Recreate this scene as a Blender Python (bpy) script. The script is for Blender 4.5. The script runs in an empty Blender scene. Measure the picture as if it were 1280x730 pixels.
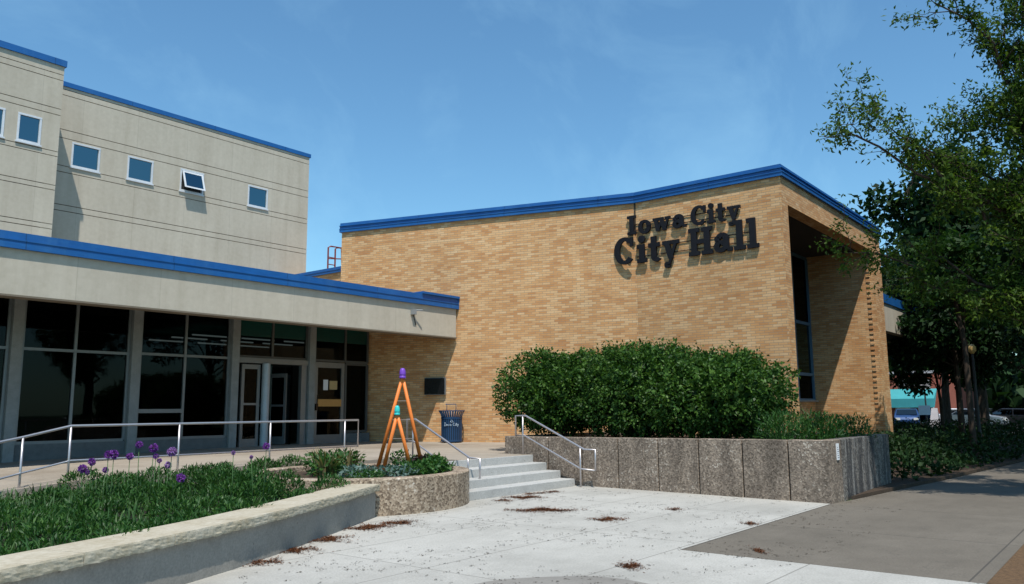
import bpy, math, random
import numpy as np
from mathutils import Vector, Matrix
random.seed(7)
rng = np.random.default_rng(11)
scene = bpy.context.scene
COL = scene.collection
R = math.radians

# ------------------------------------------------------------------ materials
MATS = {}
class NT:
    def __init__(s, name):
        s.m = bpy.data.materials.new(name); s.m.use_nodes = True
        s.t = s.m.node_tree; s.t.nodes.clear()
        s.out = s.t.nodes.new('ShaderNodeOutputMaterial')
        MATS[name] = s.m
    def n(s, typ, **kw):
        nd = s.t.nodes.new(typ)
        for k, v in kw.items():
            if k.startswith('i_'):
                key = k[2:]
                nd.inputs[int(key) if key.isdigit() else key.replace('_', ' ')].default_value = v
            else: setattr(nd, k, v)
        return nd
    def l(s, a, b): s.t.links.new(a, b)
    def noise(s, vec, scale, detail=4, rough=.6):
        nd = s.n('ShaderNodeTexNoise', i_Scale=scale, i_Detail=detail, i_Roughness=rough)
        if vec is not None: s.l(vec, nd.inputs['Vector'])
        return nd.outputs['Fac']
    def ramp(s, fac, stops, interp='LINEAR'):
        nd = s.n('ShaderNodeValToRGB'); nd.color_ramp.interpolation = interp
        e = nd.color_ramp.elements
        while len(e) < len(stops): e.new(.5)
        for q, (p, c) in zip(e, stops):
            q.position = p; q.color = (c[0], c[1], c[2], 1) if not isinstance(c, (int, float)) else (c, c, c, 1)
        s.l(fac, nd.inputs[0]); return nd.outputs[0]
    def mix(s, fac, a, b, blend='MIX'):
        nd = s.n('ShaderNodeMix', data_type='RGBA', blend_type=blend)
        for val, sock in ((fac, nd.inputs[0]), (a, nd.inputs[6]), (b, nd.inputs[7])):
            if isinstance(val, (int, float)): sock.default_value = val
            elif isinstance(val, tuple): sock.default_value = (*val, 1) if len(val) == 3 else val
            else: s.l(val, sock)
        return nd.outputs[2]
    def math(s, op, a, b=0.0, clamp=False):
        nd = s.n('ShaderNodeMath', operation=op, use_clamp=clamp)
        for val, sock in ((a, nd.inputs[0]), (b, nd.inputs[1])):
            if isinstance(val, (int, float)): sock.default_value = val
            else: s.l(val, sock)
        return nd.outputs[0]
    def scaled(s, vec, sc):
        nd = s.n('ShaderNodeMapping'); nd.inputs['Scale'].default_value = sc
        s.l(vec, nd.inputs['Vector']); return nd.outputs[0]
    def pbsdf(s, col, rough=.7, metal=0., spec=.4, height=None, bump=.3, dist=.01):
        b = s.n('ShaderNodeBsdfPrincipled', i_Metallic=metal)
        b.inputs['Specular IOR Level'].default_value = spec
        if isinstance(col, tuple): b.inputs['Base Color'].default_value = (*col, 1)
        else: s.l(col, b.inputs['Base Color'])
        if isinstance(rough, (int, float)): b.inputs['Roughness'].default_value = rough
        else: s.l(rough, b.inputs['Roughness'])
        if height is not None:
            bp = s.n('ShaderNodeBump', i_Strength=bump, i_Distance=dist)
            s.l(height, bp.inputs['Height']); s.l(bp.outputs[0], b.inputs['Normal'])
        s.l(b.outputs[0], s.out.inputs[0]); return b
    def uv(s): return s.n('ShaderNodeUVMap').outputs[0]
    def obj(s): return s.n('ShaderNodeNewGeometry').outputs['Position']

def simple(name, col, rough=.6, metal=0., spec=.4, vary=.12, scale=3., bump=.0):
    t = NT(name); p = t.obj()
    f = t.noise(p, scale, 5); g = t.noise(p, scale * 9, 3)
    f2 = t.mix(.4, f, g)
    lo = tuple(c * (1 - vary) for c in col); hi = tuple(min(1, c * (1 + vary)) for c in col)
    c = t.ramp(f2, [(.3, lo), (.7, hi)])
    t.pbsdf(c, rough, metal, spec, g if bump else None, bump, .01)
    return t.m

def make_brick():
    t = NT('brick_buff'); uv = t.uv(); pos = t.obj()
    br = t.n('ShaderNodeTexBrick'); br.offset = .5
    for k, v in (('Scale', 1.), ('Mortar Size', .006), ('Mortar Smooth', .25), ('Bias', 0.), ('Brick Width', .24), ('Row Height', .068)):
        br.inputs[k].default_value = v
    br.inputs['Color1'].default_value = (0, 0, 0, 1); br.inputs['Color2'].default_value = (1, 1, 1, 1)
    br.inputs['Mortar'].default_value = (.5, .5, .5, 1)
    t.l(uv, br.inputs['Vector'])
    patch = t.noise(t.scaled(uv, (.8, 2.2, 1)), 1.6, 5, .62)
    grain = t.noise(pos, 60, 3)
    v = t.math('ADD', t.math('MULTIPLY', br.outputs['Color'], .42), t.math('MULTIPLY', patch, .60))
    v = t.math('ADD', v, t.math('MULTIPLY', t.math('SUBTRACT', grain, .5), .25))
    v = t.math('SUBTRACT', v, .05)
    c = t.ramp(v, [(.12, (.46, .20, .073)), (.38, (.60, .318, .13)), (.62, (.685, .425, .21)), (.88, (.76, .55, .33))])
    c = t.mix(br.outputs['Fac'], c, (.31, .245, .175))
    stain = t.ramp(t.noise(pos, .45, 5, .65), [(.35, 0.86), (.62, 1.0)])
    c = t.mix(1., c, stain, 'MULTIPLY')
    h = t.math('SUBTRACT', t.math('MULTIPLY', grain, .3), br.outputs['Fac'])
    t.pbsdf(c, .82, 0, .25, h, .45, .008)
make_brick()

def make_cream():
    t = NT('cream_panel'); p = t.obj()
    a = t.noise(p, .55, 6, .65); b = t.noise(p, 9, 4); s = t.noise(t.scaled(p, (3.5, 3.5, .25)), 1., 4)
    c = t.ramp(a, [(.3, (.45, .39, .30)), (.7, (.56, .50, .395))])
    c = t.mix(.35, c, t.ramp(s, [(.3, (.38, .34, .27)), (.65, (.57, .525, .44))]))
    c = t.mix(.15, c, t.ramp(b, [(.3, (.3, .28, .23)), (.7, (.6, .56, .48))]))
    sx = t.n('ShaderNodeSeparateXYZ'); t.l(p, sx.inputs[0])
    fx = t.math('FRACT', t.math('MULTIPLY', sx.outputs[0], 1/1.78))
    c = t.mix(t.math('MULTIPLY', t.math('LESS_THAN', fx, .009), .22), c, (.2, .18, .14))
    wn = t.n('ShaderNodeTexWhiteNoise', noise_dimensions='1D'); t.l(t.math('FLOOR', t.math('MULTIPLY', sx.outputs[0], 1/1.78)), wn.inputs['W'])
    c = t.mix(1., c, t.ramp(wn.outputs['Value'], [(0, .93), (1, 1.0)]), 'MULTIPLY')
    t.pbsdf(c, .88, 0, .2, b, .12, .01)
make_cream()

def make_aggregate():
    for nm, stops, stain in (('aggregate_grey', [(0, (.12, .092, .068)), (.3, (.195, .152, .116)), (.6, (.26, .206, .16)), (.85, (.34, .265, .20)), (1, (.52, .45, .37))], 0),
                             ('aggregate_stained', [(0, (.05, .045, .042)), (.3, (.11, .10, .09)), (.6, (.17, .15, .13)), (1, (.30, .28, .25))], 1),
                             ('aggregate_tan', [(0, (.12, .085, .06)), (.3, (.24, .18, .125)), (.6, (.36, .28, .20)), (.85, (.44, .35, .26)), (1, (.62, .56, .48))], 0)):
        t = NT(nm); p = t.obj()
        vo = t.n('ShaderNodeTexVoronoi', i_Scale=34.); t.l(p, vo.inputs['Vector'])
        sep = t.n('ShaderNodeSeparateColor'); t.l(vo.outputs['Color'], sep.inputs[0])
        big = t.noise(p, 1.3, 5)
        v = t.math('ADD', t.math('MULTIPLY', sep.outputs[0], .85), t.math('MULTIPLY', t.math('SUBTRACT', big, .42), .8))
        c = t.ramp(v, stops)
        wv = t.noise(t.scaled(p, (2.5, 2.5, .5)), 1.2, 5, .65); c = t.mix(1., c, t.ramp(wv, [(.36, .66), (.56, 1.0)]), 'MULTIPLY')
        if stain:
            st = t.noise(t.scaled(p, (5.5, 5.5, .45)), 1.1, 4, .6)
            c = t.mix(t.ramp(st, [(.44, 0), (.56, 1)]), c, t.mix(.3, (.022, .024, .028), c))
            st2 = t.noise(t.scaled(p, (7, 7, .5)), .9, 3)
            c = t.mix(t.ramp(st2, [(.60, 0), (.68, .6)]), c, (.33, .32, .30))
        t.pbsdf(c, .85, 0, .3, vo.outputs['Distance'], .5, .01)
make_aggregate()

def make_paving(nm, stops, bw, rh, off=(0, 0), mort=.011, jcol=(.20, .19, .17), vary=.10, stains=.85):
    t = NT(nm); p = t.obj()
    mp = t.n('ShaderNodeMapping'); mp.inputs['Location'].default_value = (off[0], off[1], 0); t.l(p, mp.inputs['Vector'])
    br = t.n('ShaderNodeTexBrick'); br.offset = 0
    for k, v in (('Scale', 1.), ('Mortar Size', mort), ('Mortar Smooth', .3), ('Bias', 0.), ('Brick Width', bw), ('Row Height', rh)):
        br.inputs[k].default_value = v
    br.inputs['Color1'].default_value = (1 - vary, 1 - vary, 1 - vary, 1); br.inputs['Color2'].default_value = (1, 1, 1, 1)
    br.inputs['Mortar'].default_value = (1, 1, 1, 1)
    t.l(mp.outputs[0], br.inputs['Vector'])
    a = t.noise(p, .8, 7, .68); b = t.noise(p, 45, 4); d = t.noise(t.scaled(p, (1, 2.2, 1)), 2.2, 6, .7)
    c = t.ramp(a, stops)
    c = t.mix(1., c, br.outputs['Color'], 'MULTIPLY')
    c = t.mix(1., c, t.ramp(d, [(.30, stains), (.52, 1.0)]), 'MULTIPLY')
    c = t.mix(.5, c, t.ramp(b, [(.25, tuple(x * .72 for x in stops[0][1])), (.75, tuple(min(1, x * 1.15) for x in stops[-1][1]))]))
    spk = t.n('ShaderNodeTexVoronoi', i_Scale=9.); t.l(p, spk.inputs['Vector'])
    ss = t.n('ShaderNodeSeparateColor'); t.l(spk.outputs['Color'], ss.inputs[0])
    dot = t.math('MULTIPLY', t.math('LESS_THAN', spk.outputs['Distance'], .13), t.math('GREATER_THAN', ss.outputs[0], .83))
    c = t.mix(t.math('MULTIPLY', dot, .55), c, (.14, .12, .10))
    cn = t.noise(p, .55, 8, .62); crack = t.math('LESS_THAN', t.math('ABSOLUTE', t.math('SUBTRACT', cn, .53)), .0016)
    c = t.mix(t.math('MULTIPLY', crack, .45), c, jcol)
    st = t.ramp(t.noise(p, .33, 6, .72), [(.46, 0), (.66, .45)])
    c = t.mix(st, c, (.33, .27, .20), 'MULTIPLY') if stains > .86 else t.mix(st, c, tuple(x*.62 for x in stops[0][1]))
    c = t.mix(t.math('MULTIPLY', br.outputs['Fac'], .8), c, jcol)
    t.pbsdf(c, .88, 0, .25, t.math('SUBTRACT', b, br.outputs['Fac']), .25, .008)
make_paving('plaza_concrete', [(.3, (.355, .342, .305)), (.7, (.485, .47, .428))], 3.05, 1.53, (.0, .11))
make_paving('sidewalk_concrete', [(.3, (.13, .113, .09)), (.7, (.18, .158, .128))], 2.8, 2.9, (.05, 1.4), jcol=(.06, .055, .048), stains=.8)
make_paving('terrace_concrete', [(.3, (.31, .265, .21)), (.7, (.39, .335, .27))], 3., 3., (.4, .3), stains=.88)
make_paving('step_concrete', [(.3, (.38, .375, .355)), (.7, (.52, .515, .49))], 50, 50, (9, 9), stains=.7)
make_paving('patch_concrete', [(.3, (.24, .225, .20)), (.7, (.31, .29, .26))], 50, 50, (9, 9))
make_paving('bench_concrete', [(.3, (.25, .232, .205)), (.7, (.36, .335, .295))], 50, 50, (9, 9), stains=.6)
make_paving('asphalt', [(.3, (.045, .045, .045)), (.7, (.07, .068, .065))], 60, 60, (9, 9))

def make_limestone():
    t = NT('limestone_cap'); p = t.obj()
    a = t.noise(p, 2.2, 6, .7); b = t.noise(p, 16, 5, .7)
    c = t.ramp(a, [(.3, (.30, .245, .15)), (.5, (.40, .35, .255)), (.72, (.49, .445, .355))])
    c = t.mix(.4, c, t.ramp(b, [(.3, (.25, .21, .14)), (.7, (.56, .52, .43))]))
    t.pbsdf(c, .9, 0, .2, b, .45, .012)
make_limestone()

def make_coping():
    t = NT('blue_metal'); p = t.obj()
    f = t.noise(p, 1.2, 4); g = t.noise(t.scaled(p, (1, 1, 8)), 3, 3)
    c = t.ramp(t.mix(.5, f, g), [(.3, (.004, .075, .25)), (.7, (.007, .115, .36))])
    sx = t.n('ShaderNodeSeparateXYZ'); t.l(t.uv(), sx.inputs[0])
    seam = t.math('LESS_THAN', t.math('FRACT', t.math('MULTIPLY', sx.outputs[0], 1/3.05)), .006)
    c = t.mix(t.math('MULTIPLY', seam, .7), c, (.003, .03, .09))
    fade = t.noise(t.scaled(p, (1, 1, .2)), 2.4, 5, .7)
    c = t.mix(t.ramp(fade, [(.5, 0), (.75, .35)]), c, (.05, .17, .36))
    t.pbsdf(c, .5, .0, .45)
make_coping()

def make_leaf(nm, stops, trans=.35, rough=.5, spec=.35):
    t = NT(nm); geo = t.n('ShaderNodeNewGeometry')
    n = t.noise(geo.outputs['Position'], 2.2, 3)
    v = t.math('ADD', t.math('MULTIPLY', geo.outputs['Random Per Island'], .6), t.math('MULTIPLY', n, .42))
    c = t.ramp(v, stops)
    b = t.n('ShaderNodeBsdfPrincipled', i_Roughness=rough); b.inputs['Specular IOR Level'].default_value = spec
    t.l(c, b.inputs['Base Color'])
    tr = t.n('ShaderNodeBsdfTranslucent'); t.l(t.mix(1., c, (1.0, 1.15, .5), 'MULTIPLY'), tr.inputs[0])
    ms = t.n('ShaderNodeMixShader', i_0=trans)
    t.l(b.outputs[0], ms.inputs[1]); t.l(tr.outputs[0], ms.inputs[2]); t.l(ms.outputs[0], t.out.inputs[0])
make_leaf('leaf_hedge', [(.12, (.012, .036, .007)), (.45, (.03, .082, .012)), (.8, (.085, .17, .028)), (.97, (.15, .15, .05))], .25, .5, .22)
make_leaf('leaf_tree_near', [(.15, (.02, .05, .008)), (.5, (.05, .098, .014)), (.85, (.125, .18, .03))], .38, .6, .15)
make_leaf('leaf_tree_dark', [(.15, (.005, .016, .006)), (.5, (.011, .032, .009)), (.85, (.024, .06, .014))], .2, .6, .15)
make_leaf('leaf_tree_mid', [(.15, (.012, .036, .009)), (.5, (.025, .065, .014)), (.85, (.05, .105, .022))], .3, .6, .15)
make_leaf('leaf_bed', [(.1, (.010, .042, .010)), (.5, (.03, .10, .018)), (.9, (.085, .18, .035))], .3)
make_leaf('leaf_blade', [(.1, (.015, .05, .012)), (.5, (.035, .10, .022)), (.9, (.09, .15, .045))], .3)
make_leaf('leaf_olive', [(.1, (.05, .06, .02)), (.45, (.13, .13, .05)), (.75, (.24, .20, .09)), (.95, (.30, .22, .11))], .3)
make_leaf('leaf_blue', [(.1, (.05, .10, .085)), (.9, (.16, .24, .20))], .2)
make_leaf('leaf_maroon', [(.1, (.018, .012, .014)), (.9, (.06, .025, .03))], .2)
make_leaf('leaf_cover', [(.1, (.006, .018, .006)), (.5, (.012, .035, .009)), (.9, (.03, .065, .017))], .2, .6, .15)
make_leaf('allium_petals', [(.1, (.10, .018, .20)), (.5, (.20, .045, .34)), (.9, (.36, .12, .52))], .25)
make_leaf('allium_pale', [(.1, (.22, .09, .34)), (.9, (.45, .25, .58))], .25)
make_leaf('catkins', [(.1, (.045, .018, .009)), (.5, (.095, .036, .016)), (.9, (.17, .075, .035))], .0, .9, .1)
make_leaf('dark_specks', [(.1, (.02, .016, .012)), (.9, (.09, .07, .05))], .0, .9, .1)

def make_bark():
    t = NT('bark'); p = t.obj()
    a = t.noise(t.scaled(p, (1, 1, .25)), 14, 5, .7)
    t.pbsdf(t.ramp(a, [(.3, (.022, .016, .012)), (.7, (.085, .062, .046))]), .9, 0, .2, a, .8, .03)
make_bark()

def make_glass(nm, tint, refl, rough=.015, rcol=(1, 1, 1)):
    t = NT(nm)
    tr = t.n('ShaderNodeBsdfTransparent'); tr.inputs[0].default_value = (*tint, 1)
    gl = t.n('ShaderNodeBsdfGlossy', i_Roughness=rough); gl.inputs[0].default_value = (*rcol, 1)
    fr = t.n('ShaderNodeFresnel', i_IOR=1.5)
    p = t.obj(); w = t.noise(p, .7, 2)
    bp = t.n('ShaderNodeBump', i_Strength=.05, i_Distance=.05); t.l(w, bp.inputs['Height']); t.l(bp.outputs[0], gl.inputs['Normal'])
    f = t.math('ADD', t.math('MULTIPLY', fr.outputs[0], 1.0), refl, True)
    ms = t.n('ShaderNodeMixShader'); t.l(f, ms.inputs[0]); t.l(tr.outputs[0], ms.inputs[1]); t.l(gl.outputs[0], ms.inputs[2])
    t.l(ms.outputs[0], t.out.inputs[0])
make_glass('glass_dark', (.26, .29, .29), .0, .015, (.22, .25, .26))
make_glass('glass_blue', (.05, .07, .08), .17, .03, (.5, .85, 1.))
make_glass('glass_green', (.16, .24, .22), .05, .04, (.6, .8, .75))
make_glass('glass_car', (.08, .09, .1), .06)

def emit(nm, col, st):
    t = NT(nm); e = t.n('ShaderNodeEmission', i_Strength=st); e.inputs[0].default_value = (*col, 1); t.l(e.outputs[0], t.out.inputs[0])
emit('tube_light', (.95, 1., .97), .6)
simple('concrete_post', (.23, .245, .24), .85, vary=.2, scale=4, bump=.2)
simple('dark_bronze', (.10, .105, .10), .5, .3)
simple('grey_aluminium', (.21, .23, .235), .45, .5)
simple('white_aluminium', (.62, .64, .66), .45, .1)
simple('pale_post', (.36, .42, .46), .5, .2)
simple('base_stone', (.12, .13, .13), .8, vary=.25, scale=5, bump=.3)
simple('soffit_paint', (.17, .14, .10), .8)
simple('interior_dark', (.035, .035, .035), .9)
simple('interior_green', (.06, .42, .33), .8)
simple('interior_floor', (.05, .05, .05), .5)
simple('steel_rail', (.52, .49, .49), .38, .75, vary=.06)
simple('sign_black', (.009, .009, .012), .6, vary=.3, spec=.2)
simple('plaque_black', (.006, .006, .007), .25)
simple('sealant_dark', (.06, .045, .03), .9)
simple('orange_wood', (.74, .20, .035), .5, vary=.14, scale=9, bump=.1)
simple('purple_paint', (.17, .055, .42), .45)
simple('teal_paint', (.03, .50, .47), .45)
simple('wire_metal', (.5, .42, .36), .35, .8)
simple('bin_blue', (.016, .055, .13), .45, .2)
simple('bin_liner', (.008, .012, .02), .8)
simple('bin_lettering', (.42, .52, .62), .6)
simple('soil', (.055, .036, .022), .95, vary=.4, scale=14, bump=.8)
simple('soil_dark', (.022, .017, .012), .95, vary=.4, scale=14, bump=.8)
simple('mulch', (.13, .075, .035), .95, vary=.5, scale=22, bump=.9)
simple('ground_grass', (.035, .06, .018), .95, vary=.4, scale=4, bump=.5)
simple('strip_green', (.005, .05, .042), .25)
simple('paper_white', (.72, .73, .74), .8, vary=.04)
simple('paper_ink', (.12, .13, .15), .8)
simple('paper_tan', (.45, .34, .16), .8)
simple('wood_bar', (.50, .27, .08), .5)
simple('ladder_red', (.20, .035, .025), .6)
simple('cam_grey', (.25, .26, .26), .5)
simple('red_brick_far', (.33, .10, .065), .85, vary=.3, scale=1.5)
simple('teal_awning', (.045, .29, .31), .7)
simple('shop_white', (.48, .45, .46), .6)
simple('car_blue', (.025, .07, .20), .3, .2, .6)
simple('car_white', (.62, .64, .66), .3, 0, .6)
simple('car_black', (.012, .012, .014), .3, 0, .6)
simple('car_silver', (.33, .35, .37), .32, .5, .6)
simple('tyre', (.012, .012, .012), .9)
simple('rim_metal', (.4, .4, .42), .35, .8)
simple('lamp_lens', (.75, .74, .68), .3)
simple('amber_globe', (.62, .40, .14), .4)
simple('post_dark', (.03, .033, .035), .6)
simple('post_blue', (.08, .16, .24), .6)
simple('stem_green', (.06, .13, .04), .7)
simple('stem_brown', (.06, .042, .03), .9)
simple('roof_gravel', (.22, .21, .19), .95)
simple('crate_tan', (.42, .32, .2), .8)

# ------------------------------------------------------------------ mesh builder
class MB:
    def __init__(s): s.v = []; s.f = []
    def add(s, vs, fs):
        b = len(s.v); s.v += [tuple(map(float, p)) for p in vs]; s.f += [tuple(i + b for i in f) for f in fs]; return s
    def box(s, x0, y0, z0, x1, y1, z1):
        x0, x1 = sorted((x0, x1)); y0, y1 = sorted((y0, y1)); z0, z1 = sorted((z0, z1))
        return s.add([(x0,y0,z0),(x1,y0,z0),(x1,y1,z0),(x0,y1,z0),(x0,y0,z1),(x1,y0,z1),(x1,y1,z1),(x0,y1,z1)],
                     [(3,2,1,0),(4,5,6,7),(0,1,5,4),(1,2,6,5),(2,3,7,6),(3,0,4,7)])
    def wallbox(s, a, b, t0, t1, z0, z1):
        """box along plan line a-b, offset t0..t1 to the left of the direction"""
        d = Vector((b[0]-a[0], b[1]-a[1])).normalized(); n = Vector((-d.y, d.x))
        q = [(a[0]+n.x*t0, a[1]+n.y*t0), (b[0]+n.x*t0, b[1]+n.y*t0), (b[0]+n.x*t1, b[1]+n.y*t1), (a[0]+n.x*t1, a[1]+n.y*t1)]
        return s.prism(q, z0, z1)
    def prism(s, poly, z0, z1):
        ar = sum(poly[i][0]*poly[(i+1) % len(poly)][1]-poly[(i+1) % len(poly)][0]*poly[i][1] for i in range(len(poly)))
        if ar < 0: poly = poly[::-1]
        n = len(poly)
        z0f = z0 if callable(z0) else (lambda x, y: z0); z1f = z1 if callable(z1) else (lambda x, y: z1)
        return s.add([(x, y, z0f(x, y)) for x, y in poly]+[(x, y, z1f(x, y)) for x, y in poly],
                     [tuple(range(n))[::-1], tuple(range(n, 2*n))]+[(i, (i+1) % n, n+(i+1) % n, n+i) for i in range(n)])
    def sheet(s, poly, z):
        zf = z if callable(z) else (lambda x, y: z)
        ar = sum(poly[i][0]*poly[(i+1) % len(poly)][1]-poly[(i+1) % len(poly)][0]*poly[i][1] for i in range(len(poly)))
        if ar < 0: poly = poly[::-1]
        return s.add([(x, y, zf(x, y)) for x, y in poly], [tuple(range(len(poly)))])
    def tube(s, pts, r, n=8, cap=True):
        pts = [Vector(p) for p in pts]; rs = r if isinstance(r, (list, tuple)) else [r]*len(pts)
        rings = []; base = len(s.v); u = None
        for i, p in enumerate(pts):
            d = (pts[min(i+1, len(pts)-1)]-pts[max(i-1, 0)])
            if d.length < 1e-9: d = Vector((0, 0, 1))
            d.normalize()
            if u is None:
                u = d.orthogonal().normalized()
            else:
                u = (u-d*u.dot(d))
                u = u.normalized() if u.length > 1e-6 else d.orthogonal().normalized()
            w = d.cross(u)
            for k in range(n):
                a = 2*math.pi*k/n
                s.v.append(tuple(p+(u*math.cos(a)+w*math.sin(a))*rs[i]))
        m = len(pts)
        for i in range(m-1):
            for k in range(n):
                s.f.append((base+i*n+k, base+i*n+(k+1) % n, base+(i+1)*n+(k+1) % n, base+(i+1)*n+k))
        if cap:
            s.f.append(tuple(base+k for k in range(n))[::-1]); s.f.append(tuple(base+(m-1)*n+k for k in range(n)))
        return s
    def lathe(s, cx, cy, prof, n=32, a0=0, a1=2*math.pi):
        full = abs(a1-a0-2*math.pi) < 1e-6; cnt = n if full else n+1
        b = len(s.v)
        for (r, z) in prof:
            for k in range(cnt):
                a = a0+(a1-a0)*k/n; s.v.append((cx+r*math.cos(a), cy+r*math.sin(a), z))
        for i in range(len(prof)-1):
            for k in range(n):
                k2 = (k+1) % cnt
                s.f.append((b+i*cnt+k, b+i*cnt+k2, b+(i+1)*cnt+k2, b+(i+1)*cnt+k))
        return s
    def build(s, name, mat, parent=None, smooth=False, bevel=0.0):
        root = parent
        while root is not None and root.parent is not None: root = root.parent
        off = np.array(root.location if root is not None else (0, 0, 0), dtype=float)
        V = np.array(s.v, dtype=float)-off
        me = bpy.data.meshes.new(name); me.from_pydata(V.tolist(), [], s.f); me.update()
        if smooth: me.polygons.foreach_set('use_smooth', [True]*len(me.polygons))
        uvl = me.uv_layers.new(name='UVMap')
        co = np.array(s.v, dtype=float)
        for p in me.polygons:
            n = p.normal
            if abs(n.z) > .7: t = None
            else:
                h = math.hypot(n.x, n.y); t = (-n.y/h, n.x/h)
            for li in p.loop_indices:
                c = co[me.loops[li].vertex_index]
                uvl.data[li].uv = (c[0], c[1]) if t is None else (c[0]*t[0]+c[1]*t[1], c[2])
        me.materials.append(MATS[mat])
        o = bpy.data.objects.new(name, me); COL.objects.link(o)
        if parent is not None: o.parent = parent
        if bevel:
            bv = o.modifiers.new('bevel', 'BEVEL'); bv.width = bevel; bv.segments = 2; bv.limit_method = 'ANGLE'
        return o

def tag(o, label=None, cat=None, group=None, kind=None):
    if label: o['label'] = label
    if cat: o['category'] = cat
    if group: o['group'] = group
    if kind: o['kind'] = kind
    return o
def thing(name, loc, label, cat, group=None):
    o = bpy.data.objects.new(name, None); COL.objects.link(o); o.location = loc; o.empty_display_size = .2
    return tag(o, label, cat, group)
def struct(name, mb, mat, cat='ground', **kw):
    return tag(mb.build(name, mat, **kw), kind='structure', cat=cat)
def copy_tree(o, parent=None):
    c = o.copy(); COL.objects.link(c)
    if parent is not None: c.parent = parent
    for ch in list(o.children): copy_tree(ch, c)
    return c

def fast_mesh(name, verts, quads, mat, parent=None, smooth=False):
    root = parent
    while root is not None and root.parent is not None: root = root.parent
    if root is not None: verts = verts-np.array(root.location)
    me = bpy.data.meshes.new(name)
    nv, nf, k = len(verts), len(quads), quads.shape[1]
    me.vertices.add(nv); me.vertices.foreach_set('co', verts.astype(np.float32).ravel())
    me.loops.add(nf*k); me.loops.foreach_set('vertex_index', quads.astype(np.int32).ravel())
    me.polygons.add(nf); me.polygons.foreach_set('loop_start', np.arange(0, nf*k, k, dtype=np.int32))
    me.update(calc_edges=True); me.validate()
    if smooth: me.polygons.foreach_set('use_smooth', [True]*nf)
    me.materials.append(MATS[mat])
    o = bpy.data.objects.new(name, me); COL.objects.link(o)
    if parent is not None: o.parent = parent
    return o

def unit(a): return a/np.maximum(np.linalg.norm(a, axis=1, keepdims=True), 1e-9)
def leaves(pts, length, width, out=None, up=.25, flat=.0):
    """leaf-shaped faces (two quads folded on the midrib share one island)"""
    n = len(pts)
    d = unit(rng.normal(size=(n, 3)))
    if out is not None: d = unit(d+out*.9)
    d[:, 2] -= up*.3; d = unit(d)
    nn = unit(rng.normal(size=(n, 3))+np.array([0, 0, .9+flat]))
    w = unit(np.cross(d, nn)); nn = np.cross(w, d)
    L = (length*rng.uniform(.65, 1.25, n))[:, None]; W = (width*rng.uniform(.7, 1.2, n))[:, None]
    b = pts; m = b+d*L*.45; t = b+d*L-nn*L*.12
    v = np.stack([b, m+w*W*.5+nn*W*.12, t, m-w*W*.5+nn*W*.12], 1).reshape(-1, 3)
    q = np.arange(n*4).reshape(n, 4)
    return v, q

# ------------------------------------------------------------------ setting: ground sheets
mb = MB(); mb.sheet([(-400, -400), (400, -400), (400, 400), (-400, 400)], -.02); struct('ground', mb, 'ground_grass')
mb = MB(); mb.sheet([(-14, -1.2), (8.62, -1.2), (8.62, 1.36), (8.62, 4.42), (14.15, 4.42), (14.8, 11.9), (10, 13.9), (-14, 13.9)], 0.0); struct('plaza', mb, 'plaza_concrete', 'pavement')
mb = MB(); mb.sheet([(8.624, 1.36), (16, 1.36), (52, 1.1), (52, 2.9), (28, 3.15), (20, 3.78), (17.9, 4.0), (15.0, 4.28), (14.1, 4.416), (8.624, 4.416)], 0.0); struct('sidewalk', mb, 'sidewalk_concrete', 'pavement')
mb = MB(); mb.sheet([(8.3, -4), (60, -4), (60, 1.095), (52, 1.095), (16, 1.355), (8.63, 1.355), (8.3, -1.25)], .004); struct('mulch_strip', mb, 'mulch')
mb = MB(); mb.sheet([(-60, -14), (60, -14), (60, -6), (-60, -6)], -.012); struct('street', mb, 'asphalt', 'road')
mb = MB(); mb.sheet([(56, -6), (150, -6), (150, 45), (56, 45)], -.012); struct('parking_lot', mb, 'asphalt', 'road')
# kerb edge between plaza and dirt
# dark patch of older concrete near the camera
pts = [(5.68+1.14*math.cos(a)*(1+.05*math.sin(3*a)), 3.95+1.12*math.sin(a)*(1+.04*math.cos(5*a))) for a in np.linspace(0, 2*math.pi, 48, endpoint=False)]
mb = MB(); mb.sheet(pts, .004); struct('pavement_patch', mb, 'patch_concrete', 'pavement')
# planting bed right of the hall
mb = MB(); mb.prism([(14.9, 4.30), (17.9, 4.04), (20, 3.83), (28, 3.2), (52, 2.95), (52, 14), (30.3, 14), (30.3, 7.0), (18.2, 7.0), (18.2, 4.45)], -.01, .06); struct('planting_bed', mb, 'soil')

# terrace (upper level), one slab whose top falls gently to the left
def tz(x, y=0):
    return .62 if x > 12 else (.62-(12-x)*.02 if x > 6 else max(.0, .5-(6-x)*.075))
mb = MB()
xs = [-14, -8, -4, -1, 1, 3, 4.5, 6, 8, 10, 12, 14.30]
for a, b in zip(xs[:-1], xs[1:]):
    y0 = 13.9 if b <= 10 else (12.6 if b <= 12 else 10.82)
    mb.prism([(a, y0), (b, y0), (b, 20.4), (a, 20.4)], -.3, lambda x, y: tz(x))
mb.prism([(14.30, 11.845), (20.6, 11.5), (17.4, 21.4), (14.30, 21.4)], -.3, .62)
struct('terrace', mb, 'terrace_concrete', 'pavement')
# steps
mb = MB()
for i in range(4):
    y0 = 9.70+.365*i
    mb.prism([(10.2, y0), (14.30, y0), (14.30, y0+.42 if i < 3 else 10.815), (10.2, y0+.42 if i < 3 else 10.815)], -.05 if i == 0 else .155*i-.05, .155*(i+1))
st = mb.build('entrance_steps', 'step_concrete', bevel=.022)
tag(st, 'four broad concrete steps up to the entrance terrace', 'steps')

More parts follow.
